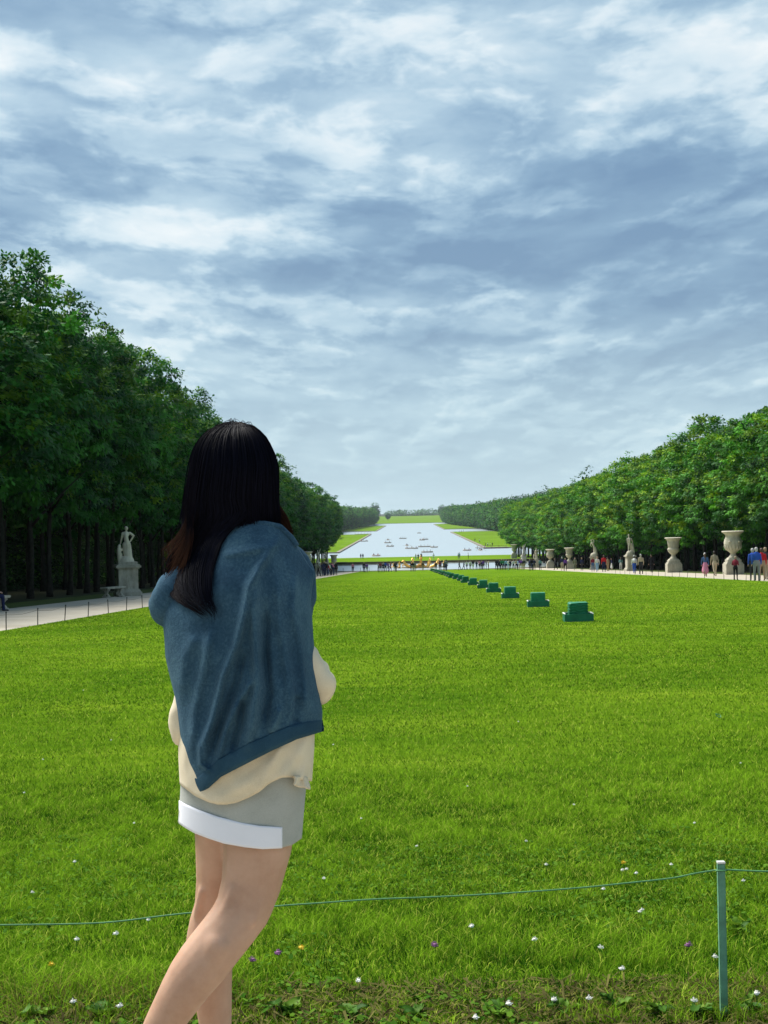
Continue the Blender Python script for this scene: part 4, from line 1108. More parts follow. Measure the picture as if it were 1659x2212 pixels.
crowd('in crowd ending the left path', 'crowd at the end of the left path', L_, .07275, [(405, 1135, 'olive', 'black', 'walk', {'bag': 'grey'}), (450, 1128, 'olive', 'grey', 'walk'), (505, 1118, 'charcoal', 'navy', 'walk'), (560, 1120, 'navy', 'navy'), (600, 1118, 'black', 'navy', 'stand', {'h': 1.9}), (650, 1112, 'charcoal', 'navy'), (690, 1106, 'red', 'denim'), (740, 1100, 'white', 'charcoal'), (780, 1098, 'navy', 'black'), (820, 1095, 'pink', 'navy'), (860, 1090, 'black', 'navy'), (925, 1086, 'black', 'black', 'stand', {'h': 1.8})])
S2 = (1069.7, 1069.7)
G = 'visitors on the right path'
crowd('', G, S2, .1818, [
    (715, 888, 'charcoal', 'black', 'walk', {'label': 'dark clad person walking beside the fourth right urn', 'h': 1.7}),
    (797, 896, 'navy', 'beige', 'stand', {'label': 'person with white cap in navy top and beige shorts on the right path', 'hair': 3, 'face': 0, 'h': 1.85}),
    (836, 898, 'purple', 'black', 'stand', {'label': 'dark clad person close beside the one in navy and beige shorts', 'face': 10}),
    (950, 894, 'olive', 'olive', 'walk', {'label': 'person in grey-green walking in front of the third right urn', 'face': 170}),
    (1032, 894, 'navy', 'charcoal', 'stand', {'label': 'person in dark navy with fair hair right of the third right urn', 'hair': 2, 'face': 20}),
    (1163, 908, 'maroon', 'denim', 'stand', {'label': 'person in maroon beside the curving statue pedestal', 'face': 0}),
    (1214, 913, 'white', 'lightblue', 'walk', {'label': 'woman in white top and light jeans beside the red jacket', 'hair': 2, 'face': 180, 'h': 1.72}),
    (1293, 912, 'red', 'navy', 'stand', {'label': 'person in bright red jacket and jeans on the right path', 'face': 0, 'h': 1.85, 'hair': 1}),
    (1342, 900, 'tan', 'tan', 'stand', {'label': 'person in tan clothes just behind the red jacket', 'face': 40}),
    (1388, 893, 'navy', 'white', 'stand+skirt', {'label': 'person in navy top and white skirt by the leaning statue', 'face': 90, 'h': 1.5}),
    (1495, 897, 'teal', 'white', 'arms+long', {'label': 'person in teal top and white trousers next to the leaning statue pedestal', 'face': 0, 'h': 1.6})])
S3 = (1316.5, 1069.7)
crowd('', G, S3, .2063, [
    (262, 826, 'white', 'blue', 'walk+hat', {'label': 'person with white cap and white backpack in blue jeans before the leaning statue', 'bag': 'white', 'face': 0, 'h': 1.66}),
    (332, 826, 'beige', 'charcoal', 'stand', {'label': 'person in beige jacket and dark trousers right of the leaning statue', 'hair': 3, 'face': 0, 'h': 1.80}),
    (442, 816, 'black', 'black', 'walk', {'label': 'person all in black between the leaning statue and the fluted urn', 'face': 0, 'h': 1.72}),
    (1005, 857, 'denim', 'pink', 'walk+skirt+hat+long', {'label': 'woman in pink skirt, blue top and white hat near the largest urn', 'face': 0, 'h': 1.68, 'hair': 1}),
    (1105, 850, 'khaki', 'beige', 'walk', {'label': 'man in khaki vest and pale trousers beside the woman in the pink skirt', 'face': 0, 'h': 1.82, 'hair': 0}),
    (1322, 886, 'maroon', 'black', 'arms', {'label': 'small dark haired child in dark red in front of the largest urn', 'face': -40, 'h': 1.42}),
    (1505, 892, 'blue', 'charcoal', 'stand', {'label': 'person with blue jacket partly behind the big blue jacketed man at right edge', 'face': 0, 'h': 1.86, 'hair': 3}),
    (1545, 897, 'blue', 'grey', 'stand', {'label': 'man in vivid blue jacket and grey trousers at the right edge', 'face': 0, 'h': 1.9, 'hair': 3}),
    (1600, 893, 'red', 'tan', 'stand', {'label': 'person in red partly hidden at the right edge of the path', 'face': 0, 'h': 1.85}),
    (1640, 890, 'charcoal', 'beige', 'walk', {'label': 'person in dark jacket and beige trousers cut by the right edge', 'face': 0, 'h': 1.9})])
# on the grass strip above the basin
crowd('on grass strip beyond basin', 'people on the strip beyond the basin', A, .1653, [(402, 168, 'black', 'purple', 'stand'), (430, 168, 'navy', 'black', 'stand'), (1120, 186, 'white', 'lightblue', 'phone'), (1153, 186, 'charcoal', 'brown', 'arms'), (1192, 184, 'black', 'charcoal', 'stand'), (1353, 182, 'white', 'white', 'arms'), (1678, 176, 'white', 'grey', 'arms'), (1690, 176, 'lightblue', 'grey', 'stand'), (1808, 173, 'white', 'black', 'arms')])

# ------------------------------------------------------------------ near fence: green stake with wire rope
M_fence = simple('green_fence_paint', (.150, .335, .215), .6, .25, var=.28, scale=22)
M_zinc = simple('zinc_top', (.62, .62, .58), .45, .4, metal=.3, var=.1)
M_rope = simple('green_wire', (.085, .25, .10), .6, .3, var=.2, scale=30)
FY = 4.70
ptop = at_y(1557, 1864, FY); pbot = at_y(1565, 2238, FY); gpost = gz(0, FY)
t = thing('fence_post', 'slim green metal fence post with pale cut top in the near grass', 'post', (pbot.x, FY, gpost))
hh = ptop.z - gpost
b = MB(); b.box((0, 0, hh / 2 - .1), (.0225, .0225, hh + .2)); po = b.build('shaft', [M_fence], t, False, .003)
b = MB(); b.box((0, 0, hh + .002), (.0245, .0245, .006)); b.build('cap', [M_zinc], t, False, .001)
pts = [at_y(x, y, FY + dy) for x, y, dy in ((-120, 2000, .0), (0, 1998, 0), (150, 1996, 0), (250, 1991, 0), (400, 1973, 0), (600, 1957, 0), (700, 1950, 0), (800, 1943, 0), (950, 1937, 0), (1100, 1929, 0), (1250, 1918, 0), (1350, 1908, 0), (1450, 1897, 0), (1500, 1887, 0), (1543, 1880, -.004), (1549, 1881, -.021), (1566, 1881, -.021), (1572, 1879, .0), (1640, 1882, 0), (1700, 1883, 0), (1850, 1888, 0))]
def spline(pts, m=8):
    out = []
    for i in range(len(pts) - 1):
        p0, p1, p2, p3 = pts[max(i - 1, 0)], pts[i], pts[i + 1], pts[min(i + 2, len(pts) - 1)]
        for k in range(m):
            u = k / m; out.append(.5 * ((2 * p1) + (p2 - p0) * u + (2 * p0 - 5 * p1 + 4 * p2 - p3) * u * u + (3 * p1 - p0 - 3 * p2 + p3) * u ** 3))
    return out + [pts[-1]]
b = MB(); b.tube(spline(pts, 4), .0027, 6); tag(b.build('wire_rope', [M_rope], None, True), 'thin green wire rope sagging across the lawn to the post', 'wire rope')
b = MB(); lp = [at_y(x, y, FY + dy) for x, y, dy in ((1549, 1879, -.02), (1552, 1888, -.022), (1560, 1895, -.023), (1570, 1897, -.020), (1571, 1893, .0), (1568, 1884, .018), (1552, 1880, .018))]
b.tube(spline(lp, 4), .0026, 6); b.build('tie_wire', [M_rope], t, True)

# ------------------------------------------------------------------ flowers and weeds in the near grass
M_petal = simple('white_petal', (.86, .84, .78), .95, .0, var=.08, scale=120); M_violet = simple('violet_petal', (.26, .10, .24), .6, .2, var=.2); M_yellow = simple('yellow_petal', (.80, .52, .02), .5, .3, var=.1); M_stem = simple('green_stem', (.09, .19, .02), .6, .2, var=.2)
def bloom_mesh(mat, r, seed):
    rg = random.Random(seed); b = MB()
    for k in range(22):
        d = Vector((rg.gauss(0, 1), rg.gauss(0, 1), abs(rg.gauss(0, 1)) - .2)).normalized()
        c = d * r * .55; q = d.to_track_quat('Z', 'Y')
        v = [c + q @ Vector(p) for p in ((-r * .22, 0, 0), (0, -r * .12, r * .3), (r * .22, 0, 0), (0, r * .12, r * .3), (0, 0, r * .62))]
        b.add(v, [(0, 1, 4), (1, 2, 4), (2, 3, 4), (3, 0, 4)])
    b.lathe([(r * .1, -r * .45), (r * .6, -r * .3), (r * .72, 0), (r * .55, r * .4), (r * .1, r * .55)], 8)
    return b.mesh('bloom', [mat])
BL = {'white': [bloom_mesh(M_petal, .011, s) for s in (1, 2)], 'violet': [bloom_mesh(M_violet, .012, 3)], 'yellow': [bloom_mesh(M_yellow, .011, 4)]}
b = MB(); b.tube([(0, 0, -.07), (.004, .002, -.03), (0, 0, 0)], .0012, 4); stem_me = b.mesh('stem', [M_stem])
def flower(label, x, y, kind, s=1.0, group=None):
    q = on_ground(x, y, .05)
    t = thing('clover_flower' if kind != 'yellow' else 'buttercup', label, 'flower', (q.x, q.y, gz(0, q.y) + .055), rr_.random() * 6, group, s)
    link('bloom', rr_.choice(BL[kind]), t); link('stem', stem_me, t)
for x, y, lab in ((545, 2077, 'violet clover head right of the woman calf, lower of the two'), (601, 2062, 'violet clover head right of the woman calf, upper of the two'), (939, 2045, 'violet clover head in the middle of the near lawn'), (1487, 2045, 'pale violet clover head left of the fence post')): flower(lab, x, y, 'violet', 1.15)
for x, y, lab in ((651, 2051, 'yellow buttercup right of the woman calf'), (112, 2087, 'yellow buttercup at the lower left'), (1347, 1866, 'tiny orange yellow flower above the wire')): flower(lab, x, y, 'yellow', 1.1)
fl = [(161, 1864), (180, 1492), (93, 1642), (52, 1714), (166, 2032), (258, 2177), (158, 2167), (320, 1990), (250, 2020), (775, 2122), (1019, 2004), (1303, 1923), (1155, 2033), (1137, 1819), (1344, 1882), (1353, 1880), (1374, 1889), (1387, 1968), (1382, 1972), (1273, 2160), (1196, 2163), (1100, 2172), (1343, 2096), (1180, 1870), (1450, 1870), (1545, 2070), (1634, 2150), (1500, 2165), (1028, 2202), (1298, 2050), (1606, 1905), (700, 1900), (780, 1770), (900, 1830), (1010, 1700), (1240, 1740), (1500, 1780), (1600, 1650), (720, 1610), (70, 1930), (290, 1780), (240, 1600), (1120, 1560)]
def band(x, y): return 'on the bottom edge' if y > 2140 else 'below the wire' if y > 2000 - .075 * x else 'just above the wire' if y > 1850 - .05 * x else 'higher up the lawn'
cnt = {}
for x, y in sorted(fl):
    bd = band(x, y); sd = 'left of the woman' if x < 400 else 'right of the woman'; cnt[(bd, sd)] = cnt.get((bd, sd), 0) + 1
    flower(f'{ordw(cnt[(bd, sd)])} white clover from the left, {bd}, {sd}', x, y, 'white', 1.0 if y > 2000 else (.8 if y > 1850 else .65), 'white clover flowers in the lawn')

M_dock = leaf_material('dock_leaf', (1, 1, 1), .25)
def leaf_piece(L, W, seed):
    rg = np.random.default_rng(seed); V = []; n = 7
    for i in range(n + 1):
        t = i / n; w_ = W * math.sin(math.pi * min(1, t * .93 + .07)) ** .7 * (1 + .15 * rg.normal()); z = L * (.5 * t - .55 * t * t) + .008 * rg.normal()
        V += [(-w_ / 2, L * t, z + .012), (0, L * t, z), (w_ / 2, L * t, z + .012)]
    F = []
    for i in range(n): F += [(3 * i, 3 * i + 1, 3 * i + 4, 3 * i + 3), (3 * i + 1, 3 * i + 2, 3 * i + 5, 3 * i + 4)]
    t = rg.random(); c = np.array([.045, .13, .015]) * (1 - t) + np.array([.11, .21, .02]) * t
    return np_mesh('leaf', V, F, [M_dock], True, col=np.repeat((c * rg.uniform(.8, 1.2))[None], len(V), 0))
LEAVES = [leaf_piece(.11, .05, s) for s in range(5)]
weeds = [(1215, 2195, 'broad-leaved weed at the bottom right edge of the lawn'), (1330, 2190, 'leafy dark weed left of the fence post foot'), (1420, 2200, 'weed rosette at the bottom between flowers and fence post'), (1610, 2190, 'leafy weed right of the fence post foot'), (1600, 2020, 'pale broad leaves beside the fence post at mid height'), (1075, 2205, 'low weed at the bottom middle of the lawn edge'), (620, 2200, 'small weed just right of the standing leg'), (760, 2205, 'weed clump at the bottom edge right of the woman'), (90, 2205, 'weed clump at the bottom left corner'), (215, 2205, 'low leafy weed left of the woman foot'), (900, 2208, 'flat weed rosette at the bottom centre'), (1510, 2205, 'small weed at the foot of the fence post')]
for k, (x, y, lab) in enumerate(weeds):
    q = on_ground(x, y); t = thing('weed', lab, 'weed', (q.x, q.y, gz(0, q.y) + .01), rr_.random() * 6)
    for j in range(7 + k % 4):
        lf = link('leaf', LEAVES[(j + k) % 5], t); lf.rotation_euler = (rr_.uniform(.15, .75), rr_.gauss(0, .2), j * 2.4 + rr_.gauss(0, .2)); lf.scale = (rr_.uniform(.38, .75),) * 3
# ------------------------------------------------------------------ the woman in the foreground, seen from behind
WY = 3.63                                        # her distance
def W(x, y, dy=0.0):
    """photo position -> point at her depth (+dy away from the camera)"""
    return at_y(x, y, WY + dy)
PXM = WY / FPX                                   # metres per photo unit at her depth
ROOT = Vector((W(470, 2399).x, WY, 0.0))
woman = thing('person', 'woman with long black hair, blue sweatshirt over her shoulders and grey skirt, seen from behind', 'person', ROOT)
def inw(o):                                      # meshes below are built in world space
    o.parent = woman; o.matrix_parent_inverse = Matrix.Translation(-ROOT); return o

def skin_material():
    m, g, b, o = new_mat('skin')
    tcn = g.n('ShaderNodeTexCoord').outputs['Object']
    a = g.noise(tcn, 7, 8, .68); f = g.noise(tcn, 260, 3, .6)
    c = g.ramp(a, [(.3, (.43, .240, .155)), (.5, (.515, .310, .210)), (.72, (.58, .360, .255))])
    m.node_tree.links.new(c, b.inputs['Base Color'])
    b.inputs['Roughness'].default_value = .55; b.inputs['Specular IOR Level'].default_value = .25
    b.inputs['Subsurface Weight'].default_value = .12; b.inputs['Subsurface Radius'].default_value = (.02, .008, .004); b.inputs['Subsurface Scale'].default_value = .5
    bp = g.n('ShaderNodeBump', ins={'Strength': .08, 'Distance': .002, 'Height': f}); m.node_tree.links.new(bp.outputs[0], b.inputs['Normal'])
    return m
def cloth_material(name, dark, mid, light, scale, weave, rough=.95, sheen=.3, bump=.25):
    m, g, b, o = new_mat(name)
    tcn = g.n('ShaderNodeTexCoord').outputs['Object']
    a = g.noise(tcn, scale, 5, .65); f = g.noise(tcn, weave, 3, .75)
    v = g.math('MULTIPLY_ADD', a, .55, g.math('MULTIPLY', f, .45))
    c = g.ramp(v, [(.34, dark), (.5, mid), (.66, light)])
    m.node_tree.links.new(c, b.inputs['Base Color']); b.inputs['Roughness'].default_value = rough; b.inputs['Specular IOR Level'].default_value = .1
    b.inputs['Sheen Weight'].default_value = sheen; b.inputs['Sheen Roughness'].default_value = .6; b.inputs['Sheen Tint'].default_value = (*[min(1, k * 3 + .1) for k in light], 1)
    bp = g.n('ShaderNodeBump', ins={'Strength': bump, 'Distance': .004, 'Height': f}); m.node_tree.links.new(bp.outputs[0], b.inputs['Normal'])
    return m
M_wskin = skin_material()
M_sweat = cloth_material('sweatshirt_fleece', (.013, .038, .070), (.028, .069, .110), (.064, .130, .174), 8, 150, sheen=.18, bump=.6)
M_rib = cloth_material('sweatshirt_rib', (.013, .038, .066), (.020, .056, .090), (.034, .080, .118), 7, 520, sheen=.1)
M_cream = cloth_material('cream_cotton', (.58, .48, .32), (.69, .585, .42), (.77, .68, .52), 4, 500, .9, .1, .15)
M_skirt = cloth_material('grey_marl_jersey', (.27, .28, .25), (.36, .37, .335), (.45, .455, .42), 6, 600, .95, .12, .2)
M_band = simple('white_hem', (.78, .78, .84), .8, .15, var=.03)
M_wshoe = simple('white_sneaker', (.7, .7, .68), .6, .3, var=.08)

# --- body: one continuous figure
bs = []
def seg(a, r0, b, r1, f=(1, 1)): bs.append((a, r0 * PXM, b, r1 * PXM, 0, f))
def chain(pts):
    for (x0, y0, d0, r0), (x1, y1, d1, r1) in zip(pts, pts[1:]): seg(W(x0, y0, d0), r0, W(x1, y1, d1), r1)
# standing (far) leg, then the crossing (near) leg
chain([(485, 1700, .06, 66), (482, 1780, .075, 64), (482, 1830, .085, 62), (479, 1904, .10, 57), (470, 1960, .11, 52), (458, 1995, .115, 51), (452, 2030, .115, 52), (453, 2083, .115, 52), (460, 2142, .115, 43), (465, 2212, .12, 37), (467, 2290, .10, 28), (467, 2345, .10, 25)])
chain([(565, 1700, .02, 72), (562, 1780, .005, 76), (556, 1830, -.005, 75), (544, 1904, -.015, 66), (527, 1960, -.03, 61), (507, 1992, -.045, 58), (483, 2023, -.06, 57), (459, 2053, -.07, 57), (436, 2083, -.078, 57), (414, 2112, -.085, 54), (395, 2142, -.09, 50), (377, 2172, -.092, 46), (352, 2212, -.095, 40), (318, 2270, -.09, 31), (292, 2325, -.08, 26)])
seg(W(507, 1920, -.072), 12, W(476, 1994, -.092), 11); seg(W(562, 1925, -.066), 12, W(545, 1990, -.086), 11)      # hamstring tendons
seg(W(470, 2042, -.100), 34, W(428, 2118, -.112), 26); seg(W(438, 1925, .058), 11, W(426, 1978, .072), 10)
seg(W(467, 2370, .08), 27, W(462, 2385, .24), 24); seg(W(285, 2350, -.08), 27, W(262, 2385, .06), 23)
# pelvis, torso, neck
for ox in (-42, 0, 42): seg(W(525 + ox, 1690, .035), 78, W(528 + ox * .8, 1600, .035), 72); seg(W(528 + ox * .7, 1590, .035), 70, W(528 + ox * .6, 1480, .035), 66); seg(W(528 + ox * .6, 1480, .035), 66, W(524 + ox * .9, 1300, .04), 72); seg(W(522 + ox * 1.3, 1270, .04), 62, W(520 + ox * 1.1, 1225, .045), 46)
seg(W(518, 1190, .035), 52, W(512, 1095, .05), 48)
# head, facing away: skull, jaw, nose, chin, lips, ears
seg(W(506, 1030, .055), 60, W(506, 994, .05), 64); seg(W(508, 1075, .075), 52, W(508, 1095, .085), 40); seg(W(509, 1040, .125), 9, W(509, 1056, .14), 11); seg(W(509, 1105, .12), 18, W(509, 1108, .122), 17); seg(W(502, 1078, .128), 7, W(516, 1078, .128), 7)
seg(W(436, 1030, .05), 10, W(437, 1058, .05), 9); seg(W(578, 1030, .05), 10, W(577, 1058, .05), 9)
# arms: elbows out, forearms folded in front
chain([(606, 1245, .04, 36), (612, 1335, .03, 33), (640, 1420, .03, 31), (684, 1476, .05, 28), (640, 1450, .16, 30), (585, 1418, .225, 25)])
chain([(436, 1245, .04, 40), (428, 1400, .03, 36), (402, 1562, .05, 28), (440, 1500, .17, 28), (500, 1450, .225, 25)])
def hand(x, y, d, dx, dyy):
    c0 = W(x, y, d); c1 = W(x + dx * 45, y + dyy * 45, d + .01); seg(c0, 24, c1, 27, (1, .6))
    for k, (o_, L) in enumerate(((-21, 62), (-7, 72), (7, 68), (21, 54))):
        a = W(x + dx * 55 - dyy * o_, y + dyy * 55 + dx * o_, d + .01); b_ = W(x + dx * (55 + L * .55) - dyy * o_, y + dyy * (55 + L * .55) + dx * o_, d + .015); e = W(x + dx * (55 + L * .85) - dyy * o_, y + dyy * (55 + L * .85) + dx * o_, d - .01)
        seg(a, 9, b_, 8); seg(b_, 8, e, 7)
    a = W(x + dx * 18, y - 20, d); seg(a, 10, W(x + dx * 42, y - 48, d + .01), 9); seg(W(x + dx * 42, y - 48, d + .01), 9, W(x + dx * 66, y - 56, d + .005), 7.5)
hand(585, 1418, .225, -.95, -.15); hand(500, 1450, .225, .95, -.15)
body = inw(link('body', fig_mesh('body', bs, [M_wskin], .0065, 16)))
# shoes
for (x, y, d, x2, d2) in ((467, 2380, .06, 460, .26), (284, 2366, -.11, 258, .08)):
    s_ = [(W(x, y, d), .040, W(x2, 2388, d2), .036, 0, (1, 1)), (W(x, y - 18, d), .038, W(x, y, d), .042, 0)]
    inw(link('shoe', fig_mesh('shoe', s_, [M_wshoe], .008)))

# --- lofted garments ----------------------------------------------------
def interp(tab, t):
    xs = [a for a, _ in tab]; return np.interp(t, xs, [b_ for _, b_ in tab])
def poly_dist(X, Y, pts):
    """distance to a polyline and the parameter along it"""
    best = np.full(X.shape, 1e9); par = np.zeros(X.shape); n = len(pts) - 1
    for i, ((ax, ay), (bx, by)) in enumerate(zip(pts, pts[1:])):
        dx, dy = bx - ax, by - ay; t = np.clip(((X - ax) * dx + (Y - ay) * dy) / (dx * dx + dy * dy), 0, 1)
        d = np.hypot(X - ax - t * dx, Y - ay - t * dy); k = d < best; best[k] = d[k]; par[k] = ((i + t) / n)[k]
    return best, par
RCn = np.array(RC)
def Wn(X, Y, D):
    d = np.stack([X - IW / 2, -(Y - IH / 2), np.full(np.shape(X), -FPX)], -1) @ RCn.T
    s = (WY + D) / d[..., 1]
    return d * s[..., None] + np.array([0, 0, CAMZ])
def grid_mesh(name, P, mats, wrap=True):
    nr, nc = P.shape[:2]; F = []
    for j in range(nr - 1):
        for i in range(nc if wrap else nc - 1):
            i2 = (i + 1) % nc; F.append((j * nc + i, (j + 1) * nc + i, (j + 1) * nc + i2, j * nc + i2))
    return np_mesh(name, P.reshape(-1, 3), F, mats, True)
def solid(o, th, off=-1.0):
    md = o.modifiers.new('thick', 'SOLIDIFY'); md.thickness = th; md.offset = off
    return o
def nz(X, Y, s, seed): return vnoise(X, Y, s, seed) * 2 - 1

# skirt
NC = 128; phi = np.linspace(0, 2 * np.pi, NC, endpoint=False)      # phi = 0 faces the camera
sn, cs = np.sin(phi), np.cos(phi)
sup = lambda c, p: np.sign(c) * np.abs(c) ** p
hem_tab = [(384, 1776), (400, 1787), (420, 1798.5), (450, 1810), (484, 1821), (530, 1829), (568, 1833), (610, 1831), (630, 1826), (652, 1811)]
rows = 40; tt = np.linspace(0, 1, rows)[:, None]
Lx = interp([(0, 392), (.55, 389), (1, 384.5)], tt); Rx = interp([(0, 671), (.3, 662), (.7, 656), (1, 652)], tt)
X = (Lx + Rx) / 2 + (Rx - Lx) / 2 * sn[None]
Yh = interp(hem_tab, X); Yp = 1640 + tt * (Yh - 1640)
D = .03 - .125 * sup(cs, .85)[None] * (1 + .04 * tt) + 0 * X
D = D - .004 * nz(X * .02, Yp * .012, 1, 4) * (cs[None] > -.2)
skirt = inw(link('skirt', grid_mesh('skirt', Wn(X, Yp, D), [M_skirt]))); solid(skirt, .004)
# white hem panel on the back of the skirt
xs = np.linspace(386.2, 610, 70)[None]; tb_ = np.linspace(0, 1, 10)[:, None]
top_tab = [(386, 1729), (400, 1737), (430, 1750), (470, 1764), (520, 1777), (560, 1784), (609.5, 1787)]
Yt = interp(top_tab, xs); Yb = interp(hem_tab, xs) + 1.5
Yq = Yt + tb_ * (Yb - Yt); Xq = xs + 0 * Yq
tr_ = np.clip((Yq - 1640) / (interp(hem_tab, Xq) - 1640), 0, 1)
Lq = interp([(0, 392), (.55, 389), (1, 384.5)], tr_); Rq = interp([(0, 671), (.3, 662), (.7, 656), (1, 652)], tr_)
sq = np.clip((Xq - (Lq + Rq) / 2) / ((Rq - Lq) / 2), -1, 1); cq = np.sqrt(1 - sq ** 2)
Dq = .03 - .125 * cq ** .85 * (1 + .04 * tr_) - .0042
band = inw(link('hem_band', grid_mesh('hem_band', Wn(Xq, Yq, Dq), [M_band], False))); solid(band, .0015); band.parent = skirt; band.matrix_parent_inverse = Matrix.Identity(4)

# cream top
hemc = [(384, 1690), (389, 1695), (422, 1720), (450, 1733), (470, 1738), (490, 1738), (512, 1734), (540, 1722), (560, 1711), (583, 1692), (608, 1680), (630, 1679), (650, 1684), (676, 1688)]
rows = 50; tt = np.linspace(0, 1, rows)[:, None]
Lx = interp([(0, 400), (.5, 388), (.85, 385), (1, 388)], tt); Rx = interp([(0, 660), (.35, 676), (.55, 681), (.8, 679), (1, 674)], tt)
X = (Lx + Rx) / 2 + (Rx - Lx) / 2 * sn[None]
Yh = interp(hemc, X) + np.where(cs[None] < 0, -14, 0); Yp = 1330 + tt * (Yh - 1330)
D = .03 - (.118 + .028 * smooth01(1) * tt) * sup(cs, .85)[None] + 0 * X
back = (cs[None] > 0)
for pts, amp, wd in (([(640, 1560), (590, 1640), (540, 1690), (480, 1722)], .006, 12), ([(668, 1590), (640, 1640), (612, 1676)], .009, 10), ([(675, 1620), (655, 1670), (650, 1690)], .008, 9), ([(605, 1620), (585, 1660), (560, 1700)], .007, 9), ([(400, 1600), (396, 1660), (405, 1700)], .006, 8)):
    d, par = poly_dist(X, Yp, pts); D = D - back * amp * np.exp(-(d / wd) ** 2)
D = D - .004 * nz(X * .03, Yp * .03, 1, 6)
top = inw(link('cream_top', grid_mesh('cream_top', Wn(X, Yp, D), [M_cream]))); solid(top, .004)
# loose hem flap at the right
fx = np.linspace(0, 1, 16)[None]; fy = np.linspace(0, 1, 8)[:, None]
Xf = 632 + 36 * fx + 3 * np.sin(fy * 3 + fx * 5); Yf = 1676 + (18 + 9 * fx) * fy + 2 * fx; Df = -.085 - .012 * np.sin(fx * 9) + .06 * fx ** 2 - .012 * fy
fl_ = inw(link('hem_flap', grid_mesh('hem_flap', Wn(Xf, Yf, Df), [M_cream], False))); solid(fl_, .004); fl_.parent = top; fl_.matrix_parent_inverse = Matrix.Identity(4)

# sleeves of the cream top
def tube_grid(pts, n=28, m=60, wr=.006, seed=1):
    """pts: (x, y, dy, radius in photo units) -> smooth wrinkled tube"""
    q = np.array(pts, dtype=float); t = np.linspace(0, len(q) - 1, m)
    C = np.stack([np.interp(t, range(len(q)), q[:, k]) for k in range(4)], 1)
    for _ in range(6): C[1:-1] = .25 * C[:-2] + .5 * C[1:-1] + .25 * C[2:]
    P = np.stack([np.array(W(*c[:3])) for c in C]); T = nrm(np.gradient(P, axis=0)); up = np.array([.3, .2, 1.0])
    A = nrm(np.cross(T, up)); B = nrm(np.cross(T, A)); a = np.linspace(0, 2 * np.pi, n, endpoint=False)
    r = (C[:, 3] * PXM)[:, None] + wr * nz(np.arange(m)[:, None] * .30 + 0 * a, np.cos(a)[None] * 1.6 + 0 * t[:, None] + seed, 1, seed)
    return P[:, None] + r[..., None] * (A[:, None] * np.cos(a)[None, :, None] + B[:, None] * np.sin(a)[None, :, None])
o = inw(link('sleeve', grid_mesh('sleeve', tube_grid([(606, 1245, .04, 40), (614, 1330, .03, 38), (630, 1398, .02, 36), (656, 1432, .02, 36), (688, 1474, .03, 37), (688, 1488, .06, 33), (668, 1482, .10, 36), (635, 1455, .17, 34)], seed=3), [M_cream]))); o.parent = top; o.matrix_parent_inverse = Matrix.Identity(4); solid(o, .003)
o = inw(link('sleeve', grid_mesh('sleeve', tube_grid([(436, 1245, .04, 44), (428, 1400, .03, 40), (420, 1490, .03, 36), (401, 1560, .03, 34), (399, 1576, .05, 34), (425, 1555, .12, 32), (450, 1505, .17, 30)], seed=5), [M_cream]))); o.parent = top; o.matrix_parent_inverse = Matrix.Identity(4); solid(o, .003)

# --- sweatshirt draped as a cape
topx = [(343, 1264), (375, 1240), (410, 1206), (450, 1160), (475, 1138), (492, 1131), (525, 1127), (574, 1130), (604, 1136), (629, 1160), (656, 1202), (668, 1222), (680, 1233)]
botx = [(398, 1668), (404, 1690), (414, 1712), (424, 1718), (470, 1678), (526, 1650), (583, 1622), (639, 1597), (694, 1581)]
Lt = [(0, 343), (.15, 349), (.28, 355), (.38, 357), (.46, 364), (.60, 378), (.78, 387), (.92, 398), (1, 408)]
Rt = [(0, 680), (.08, 676), (.18, 672), (.42, 677), (.60, 683), (.75, 690), (.88, 696.5), (1, 695)]
ridges = [([(600, 1165), (560, 1225), (539, 1265), (525, 1336), (509, 1396), (481, 1462), (459, 1554), (442, 1600), (440, 1650)], .017, 9.0),
          ([(546, 1464), (530, 1495), (509, 1529), (487, 1579), (467, 1650)], .013, 7.5), ([(556, 1240), (548, 1320), (553, 1400), (556, 1484), (546, 1554), (536, 1612)], .017, 9.0),
          ([(640, 1225), (634, 1314), (648, 1382), (660, 1484), (662, 1540)], .010, 9.0), ([(604, 1530), (598, 1553), (584, 1584)], .009, 6.5), ([(420, 1370), (400, 1420), (392, 1500)], .008, 14.0), ([(480, 1200), (530, 1190), (600, 1175)], .006, 9.0),
          ([(600, 1250), (606, 1350), (622, 1450), (632, 1560)], .008, 10.0), ([(455, 1360), (440, 1440), (420, 1530), (414, 1620)], .009, 11.0), ([(430, 1600), (433, 1650), (455, 1668)], .008, 5.0)]
valleys = [([(575, 1290), (572, 1400), (580, 1500), (566, 1590)], .012, 9.0), ([(529, 1400), (512, 1470), (485, 1545), (455, 1640)], .009, 7.0), ([(524, 1500), (520, 1560), (500, 1630)], .010, 7.0), ([(640, 1500), (636, 1570)], .008, 8.0)]
